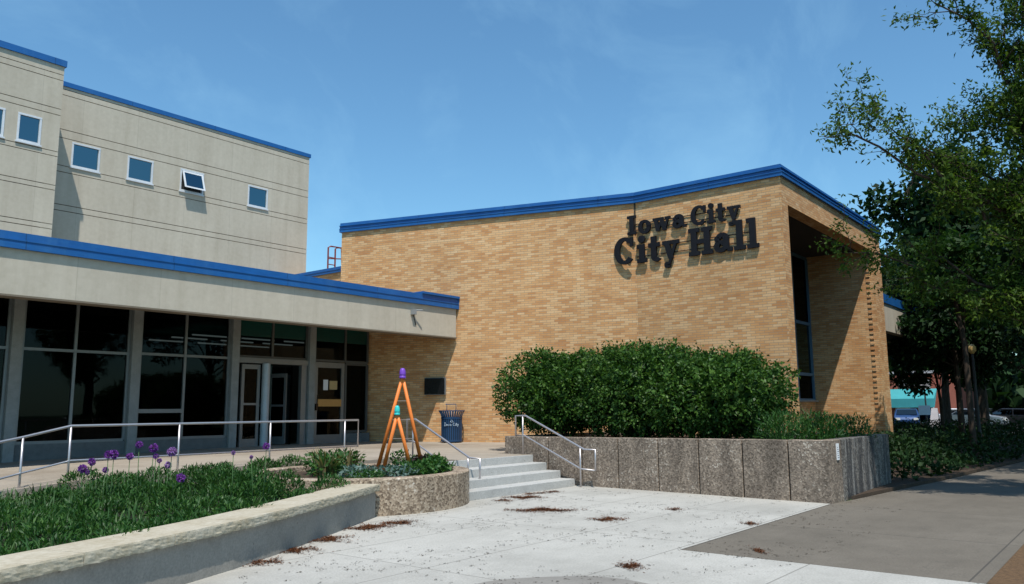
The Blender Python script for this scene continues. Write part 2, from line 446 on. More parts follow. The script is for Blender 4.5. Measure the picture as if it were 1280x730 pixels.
# ------------------------------------------------------------------ brick hall
TOP = 7.97; CAPB = 7.64
bh = thing('brick_building', (20.4, 7.15, 0), 'buff brick hall with blue roof edge behind the clipped hedge', 'building')
FO = (20.4, 11.53); d = (math.cos(R(107.5)), math.sin(R(107.5)))
LE = (17.40, 21.25)
mb = MB()
mb.prism([(20.4, 7.15), (20.85, 7.15), (20.85, 9.35), (20.85, 11.40), (20.4, 11.53)], -.1, CAPB+.1); mb.build('wall', 'brick_buff', bh)
mb = MB(); mb.prism([FO, LE, (LE[0]+.40, LE[1]+.12), (20.85, 11.62)], -.1, CAPB+.1); mb.build('wall', 'brick_buff', bh)
mb = MB(); mb.box(20.852, 7.15, 6.95, 29.1, 7.55, CAPB+.1); mb.build('lintel_wall', 'brick_buff', bh)
mb = MB(); mb.box(20.852, 9.40, -.1, 29.098, 9.75, 1.80); mb.build('sill_wall', 'brick_buff', bh)
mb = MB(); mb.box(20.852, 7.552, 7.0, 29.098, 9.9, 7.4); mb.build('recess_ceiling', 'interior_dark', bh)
mb = MB(); mb.prism([(20.5, 7.25), (30.0, 7.25), (30.0, 22.4), (20.2, 22.4), (17.7, 21.3), (20.6, 11.6)], 7.45, 7.52); mb.build('roof', 'roof_gravel', bh)
# pier with toothed bricks along the recess edge
mb = MB(); mb.box(29.1, 7.15, -.1, 30.1, 9.75, CAPB+.1); mb.box(29.6, 9.75, -.1, 30.1, 22.5, CAPB+.1)
for k in range(74):
    z = .3+k*.09
    if z > 6.85: break
    if k % 2 == 0: mb.box(29.075, 7.30, z, 29.102, 7.42, z+.06)
mb.build('wall', 'brick_buff', bh)
# sealed joint at the fold
mb = MB(); mb.box(20.383, 11.50, 6.7, 20.405, 11.545, CAPB); mb.build('sealed_joint', 'sealant_dark', bh)
# blue coping in three stepped bands
def coping(root, pts, z0, z1, bands=3, depth=.45, out=.05):
    m = MB()
    for i, (a, b) in enumerate(zip(pts[:-1], pts[1:])):
        for k in range(bands):
            h = (z1-z0)/bands
            o = out*(1+.55*(bands-1-k)/bands)-.012*(k % 2)
            d = Vector((b[0]-a[0], b[1]-a[1])).normalized()
            e0, e1 = (0 if i == 0 else 0), 0
            aa = (a[0]-d.x*o*(1 if i == 0 else 1), a[1]-d.y*o); bb = (b[0]+d.x*o*.0, b[1]+d.y*o*.0)
            m.wallbox(aa, bb, -depth if False else -o, depth, z0+k*h+.004, z0+(k+1)*h-(.004 if k < bands-1 else 0))
        m.wallbox(a, b, -out*.6, depth-.02, z0+.002, z1-.01)
    return m.build('roof_coping', 'blue_metal', root)
def coping_poly(root, pts, z0, z1, depth=.45, out=.05, bands=3, mat='blue_metal'):
    """mitred coping: offsets of an open polyline (outside is right of the walking direction)"""
    P = [Vector(p) for p in pts]; n = len(P)
    def off(t):
        o = []
        for i in range(n):
            ds = []
            if i > 0: ds.append((P[i]-P[i-1]).normalized())
            if i < n-1: ds.append((P[i+1]-P[i]).normalized())
            ns = [Vector((d.y, -d.x)) for d in ds]
            b = sum(ns, Vector((0, 0))).normalized(); c = b.dot(ns[0])
            o.append(P[i]+b*t/c)
        return o
    m = MB(); h = (z1-z0)/bands
    for k in range(bands):
        o = out*(1.5-.5*k); A = off(o); B = off(-depth)
        for i in range(n-1):
            m.prism([tuple(A[i]), tuple(A[i+1]), tuple(B[i+1]), tuple(B[i])], z0+k*h+.003*(k > 0), z0+(k+1)*h-.003*(k < bands-1))
    for k in range(1, bands):
        A = off(out*1.5+.016); B = off(0)
        for i in range(n-1):
            m.prism([tuple(A[i]), tuple(A[i+1]), tuple(B[i+1]), tuple(B[i])], z0+k*h-.012, z0+k*h+.012)
    A = off(out*.55); B = off(-depth+.01)
    for i in range(n-1):
        m.prism([tuple(A[i]), tuple(A[i+1]), tuple(B[i+1]), tuple(B[i])], z0+.02, z1-.02)
    return m.build('roof_coping', mat, root)
coping_poly(bh, [(LE[0]-.02, LE[1]+.05), FO, (20.4, 7.15), (30.1, 7.15), (30.1, 22.5)], CAPB, TOP)
# recess glazing
def grid_frame(m, x0, x1, z0, z1, xs, zs, y, w=.06, d=.10):
    for x in [x0]+list(xs)+[x1]: m.box(x-w/2, y-d/2, z0, x+w/2, y+d/2, z1)
    for z in [z0]+list(zs)+[z1]: m.box(x0+.001, y-d/2+.004, z-w/2, x1-.001, y+d/2-.004, z+w/2)
mx = [22.5, 24.15, 25.8, 27.45]
m = MB(); grid_frame(m, 20.9, 29.05, 1.86, 6.93, mx, [2.75, 4.55], 9.46, .10, .14)
fr = m.build('window', 'post_blue', bh)
ex = [20.9]+mx+[29.05]
for a, b in zip(ex[:-1], ex[1:]):
    for z0, z1, gm in ((1.9, 2.7, 'glass_dark'), (2.8, 4.5, 'glass_green'), (4.6, 6.9, 'glass_dark')):
        m = MB(); m.box(a+.05, 9.455, z0, b-.05, 9.465, z1); m.build('pane', gm, fr)
m = MB(); m.box(20.86, 9.28, 1.80, 29.09, 9.52, 1.853); m.build('window_sill', 'concrete_post', bh)
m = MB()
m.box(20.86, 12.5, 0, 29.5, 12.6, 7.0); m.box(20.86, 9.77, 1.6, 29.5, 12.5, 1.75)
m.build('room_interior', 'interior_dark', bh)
# lower rear volume of the hall
m = MB(); m.prism([(17.93, 21.5), (22, 21.5), (22, 25.9), (17.93, 25.9)], 5.0, 6.42); m.build('rear_wall', 'brick_buff', bh)
coping_poly(bh, [(17.93, 25.85), (17.93, 21.7)], 6.42, 6.62, .3, .05, 2)

# ------------------------------------------------------------------ city sign letters (slab serif)
sg = thing('wall_sign', (20.25, 10, 6.2), 'two lines of raised black slab serif letters on the buff brick wall', 'sign')
XF, XB = 20.305, 20.37
def glyph(ch):
    S = []   # list of convex polygons
    def bar(x0, y0, x1, y1): S.append([(x0, y0), (x1, y0), (x1, y1), (x0, y1)])
    def para(x0, y0, x1, y1, w): S.append([(x0-w/2, y0), (x0+w/2, y0), (x1+w/2, y1), (x1-w/2, y1)])
    def arc(cx, cy, rx, ry, a0, a1, wx, wy, n=22):
        for i in range(n):
            q = []
            for t, k in ((i, 0), (i+1, 0), (i+1, 1), (i, 1)):
                a = R(a0+(a1-a0)*t/n)
                q.append((cx+(rx-k*wx)*math.cos(a), cy+(ry-k*wy)*math.sin(a)))
            S.append(q)
    xh = .68
    if ch == 'I':
        bar(.12, 0, .32, 1); bar(0, 0, .44, .12); bar(0, .88, .44, 1); return S, .44
    if ch == 'H':
        for x in (.10, .62): bar(x, 0, x+.2, 1)
        for x in (0, .52): bar(x, 0, x+.4, .12); bar(x, .88, x+.4, 1)
        bar(.29, .43, .63, .56); return S, .92
    if ch == 'C':
        arc(.46, .5, .46, .52, 48, 318, .22, .12); bar(.72, .66, .82, .98); bar(.60, .80, .80, .9); return S, .84
    if ch == 'l':
        bar(.10, 0, .30, 1.06); bar(0, 0, .40, .12); bar(0, .94, .12, 1.06); return S, .40
    if ch == 'i':
        bar(.10, 0, .30, xh); bar(0, 0, .40, .12); bar(0, xh-.12, .12, xh); arc(.2, .90, .13, .13, 0, 360, .129, .129, 14); return S, .40
    if ch == 't':
        bar(.12, .16, .31, .93); bar(0, xh-.13, .46, xh); arc(.33, .17, .21, .19, 180, 330, .19, .12, 12); return S, .50
    if ch == 'o':
        arc(.33, xh/2, .33, xh/2+.02, 0, 360, .19, .11); return S, .66
    if ch == 'a':
        bar(.36, .08, .55, .48); arc(.31, .45, .24, .24, -5, 160, .19, .12, 14); arc(.24, .20, .24, .21, 20, 340, .17, .10, 18)
        bar(.52, 0, .68, .12); arc(.11, .47, .09, .09, 0, 360, .089, .089, 10); return S, .68
    if ch == 'w':
        para(.20, xh-.08, .31, 0, .17); para(.50, xh-.10, .33, 0, .10); para(.50, xh-.10, .66, 0, .17); para(.82, xh-.08, .68, 0, .10)
        bar(.06, xh-.12, .36, xh); bar(.40, xh-.12, .60, xh); bar(.70, xh-.12, .96, xh); return S, 1.0
    if ch == 'y':
        para(.18, xh-.08, .36, .02, .19); para(.56, xh-.08, .28, -.22, .11); bar(.02, xh-.12, .36, xh); bar(.42, xh-.12, .70, xh)
        arc(.20, -.22, .12, .10, 0, 360, .119, .099, 12); bar(.18, -.31, .30, -.21); return S, .72
def word(txt, y_start, y_end, zbase, cap, shifts=()):
    gl = [glyph(c) for c in txt]; gap = .09
    tot = sum(w for _, w in gl)+gap*(len(txt)-1); sc = abs(y_start-y_end)/tot; x = 0
    for gi, (c, (S, w)) in enumerate(zip(txt, gl)):
        m = MB()
        for j, poly in enumerate(S):
            e = .0006*(j % 7); sh_ = shifts[gi] if gi < len(shifts) else 0
            mx0 = sum(a for a, _ in poly)/len(poly); my0 = sum(b for _, b in poly)/len(poly)
            poly = [(a+math.copysign(.016, a-mx0), b+math.copysign(.016, b-my0)) for a, b in poly]
            ps = [(y_start-(x+px)*sc, zbase+py*cap) for px, py in poly]
            n = len(ps)
            m.add([(XF+e-sh_, a, b) for a, b in ps]+[(XB-e-sh_, a, b) for a, b in ps],
                  [tuple(range(n))[::-1], tuple(range(n, 2*n))]+[(i, (i+1) % n, n+(i+1) % n, n+i) for i in range(n)])
        o = m.build('letter', 'sign_black', sg); x += w+gap
        me = o.data
        import bmesh
        bm = bmesh.new(); bm.from_mesh(me); bmesh.ops.recalc_face_normals(bm, faces=bm.faces); bm.to_mesh(me); bm.free()
word('Iowa', 11.70, 9.86, 6.68, .55, (.07, .0))
word('City', 9.70, 8.25, 6.67, .53)
word('City', 12.12, 10.09, 5.82, .76, (.15, .02))
word('Hall', 9.79, 7.80, 5.82, .75)
m = MB()
for z, a, b in ((6.80, 11.6, 8.35), (6.98, 11.6, 8.4), (6.0, 11.95, 7.95), (6.25, 11.95, 7.95)): m.box(20.372, b, z, 20.386, min(a, 11.5), z+.022)
for y in (11.2, 9.6, 8.3):
    m.box(20.387, y-.01, 6.02, 20.399, y+.01, 6.04)
m.build('mounting_rail', 'sign_black', sg)

# plaque on the wall
def on_left_wall(s, off, z):   # s metres from the fold towards the entrance
    n = (-math.sin(R(107.5)), math.cos(R(107.5)))
    return (FO[0]+d[0]*s+n[0]*off, FO[1]+d[1]*s+n[1]*off, z)
def left_box(m, s0, s1, o0, o1, z0, z1):
    q = [on_left_wall(s, o, 0)[:2] for s, o in ((s0, o0), (s1, o0), (s1, o1), (s0, o1))]
    return m.prism(q, z0, z1)
pl = thing('wall_plaque', on_left_wall(6.5, 0, 2.3), 'square black plaque on brick between the entrance windows and litter bin', 'plaque')
m = MB(); left_box(m, 6.16, 6.90, .006, .05, 2.08, 2.62); m.build('frame', 'grey_aluminium', pl)
m = MB(); left_box(m, 6.19, 6.89, .052, .075, 2.10, 2.60); m.build('face', 'plaque_black', pl)

# ------------------------------------------------------------------ cream office block (upper left)
cb = thing('cream_building', (14, 26, 5), 'cream office block with small square windows and blue roof edge', 'building')
def panel_wall(m, x0, x1, z0, z1, y, grooves, holes, g=.022, proud=.03):
    """backing plus proud panels leaving real grooves; holes = (x0,z0,x1,z1)"""
    zc = sorted([z0]+list(grooves)+[z1])
    xc = sorted(set([x0, x1]+[h[0] for h in holes]+[h[2] for h in holes]))
    for a, b in zip(zc[:-1], zc[1:]):
        za, zb = a+(g/2 if a != z0 else 0), b-(g/2 if b != z1 else 0)
        zz = sorted(set([za, zb]+[h[k] for h in holes for k in (1, 3) if za < h[k] < zb]))
        for p, q in zip(zz[:-1], zz[1:]):
            run = None
            for u, v in zip(xc[:-1], xc[1:]):
                cx, cz = (u+v)/2, (p+q)/2
                inside = any(h[0] < cx < h[2] and h[1] < cz < h[3] for h in holes)
                if not inside:
                    run = (run[0], v) if run else (u, v)
                if inside and run: m.box(run[0], y-proud, p, run[1], y, q); run = None
            if run: m.box(run[0], y-proud, p, run[1], y, q)
def small_window(root, x0, x1, z0, z1, y, open_=False):
    m = MB(); w = .055
    m.box(x0, y-.05, z0, x1, y+.06, z0+w); m.box(x0, y-.05, z1-w, x1, y+.06, z1)
    m.box(x0, y-.046, z0+w, x0+w, y+.06, z1-w); m.box(x1-w, y-.046, z0+w, x1, y+.06, z1-w)
    f = m.build('window', 'white_aluminium', root)
    m = MB(); m.box(x0-.03, y-.075, z0-.045, x1+.03, y+.05, z0-.002); m.build('window_sill', 'white_aluminium', f)
    if not open_:
        m = MB(); m.box(x0+w, y+.0, z0+w, x1-w, y+.012, z1-w); m.build('pane', 'glass_blue', f)
    else:
        a = R(20); zt = z1-.06; yt = y-.04; H = z1-z0-.13
        def tp(x, h, o): return (x, yt-math.sin(a)*h-math.cos(a)*o, zt-math.cos(a)*h+math.sin(a)*-o)
        def slab(m, xa, xb, h0, h1, o0, o1):
            vs = [tp(x, h, o) for o in (o0, o1) for x, h in ((xa, h0), (xb, h0), (xb, h1), (xa, h1))]
            m.add(vs, [(0, 1, 2, 3), (7, 6, 5, 4), (0, 4, 5, 1), (1, 5, 6, 2), (2, 6, 7, 3), (3, 7, 4, 0)])
        m = MB(); A, B = x0+.06, x1-.06
        slab(m, A, B, 0, .06, 0, .04); slab(m, A, B, H-.06, H, 0, .04); slab(m, A, A+.06, .06, H-.06, .002, .038); slab(m, B-.06, B, .06, H-.06, .002, .038)
        m.build('open_sash', 'white_aluminium', f)
        m = MB(); slab(m, A+.06, B-.06, .06, H-.06, .015, .025); m.build('pane', 'glass_blue', f)
        m = MB(); m.box(x0+w, y+.05, z0+w, x1-w, y+.056, z1-w); m.build('insect_screen', 'interior_dark', f)
WZ = (9.27, 10.07)
wx = [(10.41, 11.29), (12.18, 13.06), (14.04, 14.93), (16.74, 17.61)]
gro = [11.70, 11.52, 10.40, 10.13, 9.24, 9.04, 8.0, 7.81, 6.8, 6.6]
m = MB(); panel_wall(m, 9.68, 19.5, 4.9, 11.80, 26.0, gro, [(a, WZ[0], b, WZ[1]) for a, b in wx])
m.box(19.22, 26.001, 4.9, 19.499, 36, 11.8)
m.build('wall', 'cream_panel', cb)
m = MB()
hs = [(a, WZ[0], b, WZ[1]) for a, b in wx]
panel_wall(m, 9.68, 19.22, 4.9, 11.80, 26.12, [], hs, proud=.119)
m.build('groove_backing', 'sealant_dark', cb)
m = MB(); m.box(9.7, 26.6, 4.9, 19.2, 26.7, 11.6); m.build('room_interior', 'interior_dark', cb)
for i, (a, b) in enumerate(wx): small_window(cb, a, b, WZ[0], WZ[1], 26.0, i == 2)
m = MB(); m.box(9.68, 25.93, 11.80, 19.55, 26.4, 11.95); m.box(19.12, 26.4, 11.80, 19.55, 36, 11.95); m.build('roof_coping', 'blue_metal', cb)
m = MB(); m.box(9.7, 26.4, 11.55, 19.12, 36, 11.62); m.build('roof', 'roof_gravel', cb)
# taller stair tower part, standing 1.5 m proud
K = 24.5/25.4
def zk(z): return 1.6+(z-1.6)*K
YT = 24.5; XT = 9.44
tg = [zk(z) for z in (11.90, 11.72, 10.80, 10.60, 9.45, 9.30, 8.40, 8.25, 7.2, 7.05)]
th_ = [(a*K, zk(9.52), b*K, zk(10.38)) for a, b in ((6.2, 6.85), (7.63, 8.28), (8.62, 9.27))]
ZT = zk(12.17)
m = MB(); panel_wall(m, -4, XT, 4.92, ZT, YT, tg, th_); m.box(XT-.3, YT+.001, 4.92, XT-.002, 34, ZT); m.build('tower_wall', 'cream_panel', cb)
m = MB(); panel_wall(m, -4, XT-.3, 4.92, ZT, YT+.12, [], th_, proud=.119); m.build('groove_backing', 'sealant_dark', cb)
m = MB(); m.box(-4, 25.6, 4.92, XT-.31, 25.65, ZT-.2); m.build('room_interior', 'interior_dark', cb)
for h in th_: small_window(cb, h[0], h[2], h[1], h[3], YT)
m = MB(); m.box(-4, YT-.08, ZT, XT+.05, YT+.4, ZT+.19); m.box(XT-.35, YT+.4, ZT, XT+.05, 34, ZT+.19); m.build('roof_coping', 'blue_metal', cb)
m = MB(); m.box(-4, YT+.4, ZT-.3, XT-.35, 34, ZT-.2); m.build('roof', 'roof_gravel', cb)

# ------------------------------------------------------------------ entrance wing with deep canopy
ew = thing('entrance_wing', (10, 20, .5), 'low glazed entrance wing under a long cream fascia with blue edge', 'building')
m = MB(); m.box(-9, 17.06, 3.87, 18.62, 17.36, 4.80); m.build('fascia', 'cream_panel', ew)
m = MB(); m.box(-9, 17.03, 3.83, 18.63, 17.40, 3.868); m.build('fascia_trim', 'soffit_paint', ew)
m = MB()
m.box(-9, 16.985, 4.765, 18.66, 17.5, 4.93); m.box(-9, 17.015, 4.934, 18.66, 17.5, 5.09); m.box(-9, 16.97, 4.918, 18.655, 17.0, 4.94)
m.build('roof_coping', 'blue_metal', ew)
m = MB(); m.prism([(17.05, 16.96), (18.69, 16.96), (18.69, 17.5), (17.05, 17.5)], 5.094, 5.165); m.box(18.664, 17.0, 4.77, 18.70, 17.5, 5.09); m.build('coping_end', 'blue_metal', ew)
m = MB(); m.box(-9, 17.41, 4.26, 17.9, 20.6, 4.34); m.build('soffit', 'soffit_paint', ew)
m = MB(); m.prism([(-9, 17.45), (18.6, 17.45), (17.5, 21.2), (17.9, 26.0), (-9, 26.0)], 4.80, 4.9); m.build('roof', 'roof_gravel', ew)
YW = 20.05
colx = [1.4, 4.2, 7.16, 9.90, 12.71, 15.34]
for x in colx:
    m = MB(); m.box(x-.115, YW-.10, tz(x)-.05, x+.115, YW+.20, 4.26); m.build('column', 'concrete_post', ew, bevel=.008)
m = MB()
for a, b in ((-9, 1.28), (1.52, 4.08), (4.32, 7.04), (7.28, 9.78), (10.02, 12.59)):
    m.prism([(a, YW-.02), (b, YW-.02), (b, YW+.14), (a, YW+.14)], .1, .90)
m.build('base_wall', 'base_stone', ew)
def bay(x0, x1, z0, z1, xs, zs, partial=(), mat='grey_aluminium', glass='glass_dark', w=.065):
    m = MB(); grid_frame(m, x0+w/2, x1-w/2, z0+w/2, z1-w/2, xs, zs, YW+.06, w, .10)
    for (a, b, z) in partial: m.box(a+.03, YW+.012, z-.05, b-.03, YW+.108, z+.05)
    f = m.build('window', mat, ew)
    ex = [x0+w/2]+list(xs)+[x1-w/2]; ez = [z0+w/2]+list(zs)+[z1-w/2]
    for a, b in zip(ex[:-1], ex[1:]):
        for c, e in zip(ez[:-1], ez[1:]):
            mm = MB(); mm.box(a+w/2, YW+.055, c+w/2, b-w/2, YW+.065, e-w/2); mm.build('pane', glass, f)
    return f
bay(1.52, 4.08, .90, 4.25, [2.8], [3.06])
bay(4.32, 7.04, .90, 4.25, [5.7], [3.06])
bay(7.28, 9.78, .90, 4.25, [8.47], [3.06])
bay(10.02, 12.59, .90, 4.25, [11.27], [3.08], [(10.02, 11.27, 1.63)])
bay(12.83, 15.22, 3.12, 4.25, [13.98], [], mat='dark_bronze')
bay(15.46, 17.66, 3.12, 4.25, [16.70], [], mat='dark_bronze')
for a, b in ((12.90, 13.94), (14.02, 15.15), (15.53, 16.66), (16.74, 17.59)):
    m = MB(); m.box(a, YW+.045, 3.74, b, YW+.052, 4.18); m.build('green_strip', 'strip_green', ew)  # opaque green strip just in front of the upper transom panes
# bay 3: revolving-door vestibule
m = MB(); m.box(12.83, YW-.05, 2.97, 15.22, YW+.15, 3.118); m.build('door_header', 'grey_aluminium', ew)
dr = MB(); x0, x1 = 12.98, 13.58
dr.box(x0, YW+.0, .62, x0+.09, YW+.07, 2.93); dr.box(x1-.09, YW, .62, x1, YW+.07, 2.93); dr.box(x0+.09, YW+.003, .62, x1-.09, YW+.067, .84); dr.box(x0+.09, YW+.003, 2.80, x1-.09, YW+.067, 2.93); dr.box(x0+.09, YW+.003, 1.78, x1-.09, YW+.067, 1.84)
dd = dr.build('door', 'grey_aluminium', ew)
m = MB(); m.box(x0+.09, YW+.03, .84, x1-.09, YW+.038, 1.78); m.box(x0+.09, YW+.03, 1.84, x1-.09, YW+.038, 2.80); m.build('pane', 'glass_dark', dd)
m = MB(); m.tube([(13.73, YW-.06, .60), (13.73, YW-.06, 2.97)], .115, 20); m.build('round_post', 'pale_post', ew, smooth=False)
m = MB(); m.box(15.0, YW-.02, .6, 15.19, YW+.12, 2.968); m.build('door_jamb', 'grey_aluminium', ew)
# revolving leaves
rv = MB(); cx, cy = 14.42, YW+.75
for a in (20, 110, 200, 290):
    c, s_ = math.cos(R(a)), math.sin(R(a))
    for r0, r1, za, zb in ((.03, .09, .64, 2.72), (.52, .60, .64, 2.72), (.09, .52, .64, .86), (.09, .52, 2.60, 2.72), (.09, .52, 1.74, 1.80)):
        rv.prism([(cx+c*r0-s_*.025, cy+s_*r0+c*.025), (cx+c*r1-s_*.025, cy+s_*r1+c*.025), (cx+c*r1+s_*.025, cy+s_*r1-c*.025), (cx+c*r0+s_*.025, cy+s_*r0-c*.025)], za, zb)
rv.tube([(cx, cy, .63), (cx, cy, 2.95)], .035, 10)
rd = rv.build('revolving_door', 'grey_aluminium', ew)
m = MB()
for a in (20, 110, 200, 290):
    c, s_ = math.cos(R(a)), math.sin(R(a))
    m.prism([(cx+c*.09-s_*.004, cy+s_*.09+c*.004), (cx+c*.52-s_*.004, cy+s_*.52+c*.004), (cx+c*.52+s_*.004, cy+s_*.52-c*.004), (cx+c*.09+s_*.004, cy+s_*.09-c*.004)], .86, 2.60)
m.build('pane', 'glass_dark', rd)
m = MB(); m.lathe(cx, cy, [(.66, .62), (.66, 2.95)], 20, R(120), R(240)); m.lathe(cx, cy, [(.66, .62), (.66, 2.95)], 20, R(-60), R(60)); m.build('curved_glass', 'glass_dark', rd)
# bay 4: hinged door and side light
m = MB(); x0, x1 = 15.50, 16.66
m.box(x0, YW+.0, .62, x0+.12, YW+.08, 3.10); m.box(x1-.12, YW, .62, x1, YW+.08, 3.10); m.box(x0+.12, YW+.003, .62, x1-.12, YW+.077, .88); m.box(x0+.12, YW+.003, 2.93, x1-.12, YW+.077, 3.10)
dd = m.build('door', 'grey_aluminium', ew)
m = MB(); m.box(x0+.12, YW+.035, .88, x1-.12, YW+.043, 2.93); m.build('pane', 'glass_dark', dd)
m = MB(); m.box(x0+.13, YW-.03, 1.74, x1-.13, YW+.02, 1.96); m.build('push_bar', 'wood_bar', dd)
m = MB(); m.box(x0+.01, YW-.09, 1.62, x0+.09, YW-.002, 1.82); m.tube([(x0+.05, YW-.08, 1.82), (x0+.05, YW-.1, 2.1)], .015, 8); m.build('handle', 'plaque_black', dd)
m = MB(); grid_frame(m, 16.73, 17.62, .95, 3.08, [], [], YW+.06, .07, .1); sl = m.build('window', 'dark_bronze', ew)
m = MB(); m.box(16.77, YW+.055, .99, 17.58, YW+.065, 3.04); m.build('pane', 'glass_dark', sl)
m = MB(); m.box(16.69, YW-.10, .60, 17.66, YW+.14, .90); m.build('base_wall', 'base_stone', ew)
# interior
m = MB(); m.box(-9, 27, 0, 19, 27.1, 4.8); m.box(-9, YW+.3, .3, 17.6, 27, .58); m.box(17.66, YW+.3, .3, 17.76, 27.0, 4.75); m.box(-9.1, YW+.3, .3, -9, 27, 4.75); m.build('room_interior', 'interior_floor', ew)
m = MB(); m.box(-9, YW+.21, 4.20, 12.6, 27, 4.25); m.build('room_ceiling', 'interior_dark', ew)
m = MB(); m.box(12.62, YW+.21, 4.20, 17.55, 27, 4.25); m.build('lobby_ceiling', 'interior_green', ew)
for y in (22.6, 23.8, 25.2):
    for xa in (12.9, 14.6, 16.2):
        m = MB(); m.box(xa, y, 3.90, xa+1.2, y+.06, 3.94); m.build('ceiling_light', 'tube_light', ew)
# things fixed to the wing
for nm, mt, xa, xb, za, zb, lab in (('door_notice', 'paper_white', 15.86, 16.04, 2.24, 2.56, 'white paper notice taped to the glass of the hinged entrance door'),
                                   ('door_notice', 'paper_tan', 16.10, 16.40, 2.26, 2.53, 'tan paper notice beside the white one on the entrance door')):
    m = MB(); m.box(xa, YW+.026, za, xb, YW+.032, zb); o = m.build(nm, mt); tag(o, lab, 'notice', 'notices on the entrance door')
m = MB(); cm = thing('security_camera', (16.7, 17.05, 4.5), 'small grey security camera on the cream entrance fascia', 'camera')
m.box(16.62, 16.93, 4.42, 16.75, 17.055, 4.58); m.build('housing', 'cam_grey', cm)
m = MB(); m.tube([(16.70, 16.97, 4.55), (16.92, 16.86, 4.56)], .022, 8); m.build('arm', 'cam_grey', cm)
m = MB(); m.tube([(16.72, 17.04, 4.42), (16.84, 17.045, 4.12)], .012, 6); m.build('cable', 'sign_black', cm)

# red roof ladder behind the hall
rl = thing('roof_ladder', (18.9, 23.5, 4.9), 'rusty red access ladder with hoop rail on the rear roof edge', 'ladder')
m = MB()
for x in (18.62, 18.95):
    m.tube([(x, 23.5, 4.9), (x, 23.5, 7.62), (x+.12, 23.5, 7.68), (x+.62, 23.5, 7.70), (x+.66, 23.5, 7.0)], .03, 8)
m.tube([(18.62, 23.5, 7.2), (19.3, 23.5, 7.28)], .022, 8)
m.build('side_rail', 'ladder_red', rl)
for k in range(9):
    m = MB(); m.tube([(18.62, 23.5, 5.1+.27*k), (18.95, 23.5, 5.1+.27*k)], .018, 6); m.build('rung', 'ladder_red', rl)

# right-hand canopy wing
rw = thing('side_wing', (36, 9, 0), 'cream canopy wing with blue edge beyond the right end of the brick hall', 'building')
m = MB(); m.box(30.15, 8.0, 4.58, 40.4, 8.3, 5.68); m.box(40.1, 8.302, 4.58, 40.4, 14, 5.68); m.build('fascia', 'cream_panel', rw)
m = MB(); m.box(30.15, 7.95, 5.683, 40.45, 8.4, 6.03); m.box(40.0, 8.4, 5.683, 40.45, 14, 6.03); m.build('roof_coping', 'blue_metal', rw)
m = MB(); m.box(30.15, 8.302, 4.62, 40.09, 14, 4.70); m.build('soffit', 'interior_dark', rw)
m = MB(); m.box(30.15, 12.5, 0, 39.5, 12.7, 4.6); m.build('wall', 'brick_buff', rw)

# ------------------------------------------------------------------ planter wall with exposed aggregate panels
pw = thing('planter_wall', (14.3, 8, 0), 'grey exposed aggregate planter wall of tall panels under the hedge', 'planter')
A, B = (14.12, 4.39), (14.60, 11.84)
def ply(y): return A[0]+(B[0]-A[0])*(y-A[1])/(B[1]-A[1])
js = [4.39, 5.11, 5.97, 6.86, 7.75, 8.70, 9.62, 10.55, 11.84]
for i, (a, b) in enumerate(zip(js[:-1], js[1:])):
    m = MB(); g = .012
    a2 = a+(g if i else .0); b2 = b-(g if i < len(js)-2 else 0)
    q = [(ply(a2), a2), (ply(b2), b2), (ply(b2)+.22, b2), (ply(a2)+.22, a2)]
    if i == 0: q = [(ply(a2), a2), (ply(b2), b2), (ply(b2)+.22, b2), (ply(b2)+.22, a2+.22), (14.79, a2+.22), (14.79, a2)]
    m.prism(q, -.15, 1.045-.007*i); m.build('panel', 'aggregate_grey', pw, bevel=.012)
m = MB(); m.prism([(14.815, 4.39), (18.05, 4.39), (18.05, 7.13), (17.83, 7.13), (17.83, 4.61), (14.815, 4.61)], -.15, 1.045)
o = m.build('panel', 'aggregate_stained', pw, bevel=.012); o['label'] = 'black-streaked end panel'
m = MB(); m.prism([(ply(11.62)+.222, 11.62), (20.3, 11.42), (20.3, 11.60), (ply(11.84)+.222, 11.84)], .3, 1.0); m.build('panel', 'aggregate_grey', pw)
m = MB(); m.prism([(14.25, 4.5), (17.9, 4.5), (17.9, 7.0), (20.36, 7.16), (20.36, 11.5), (14.6, 11.7)], .0, .90)
m.prism([(17.95, 6.9), (29, 6.9), (29, 9.38), (20.87, 9.38), (20.87, 7.16), (17.95, 7.14)], 0, .32)
m.build('soil', 'soil', pw)
m = MB(); m.box(14.50, 4.372, .70, 14.62, 4.388, .98); pn = m.build('posted_notice', 'paper_white')
tag(pn, 'small white notice fixed near the corner of the aggregate planter wall', 'notice')
m = MB()
for k in range(6): m.box(14.515, 4.370, .735+.035*k, 14.60-.02*(k % 3), 4.3715, .745+.035*k)
m.build('text_lines', 'paper_ink', pn)

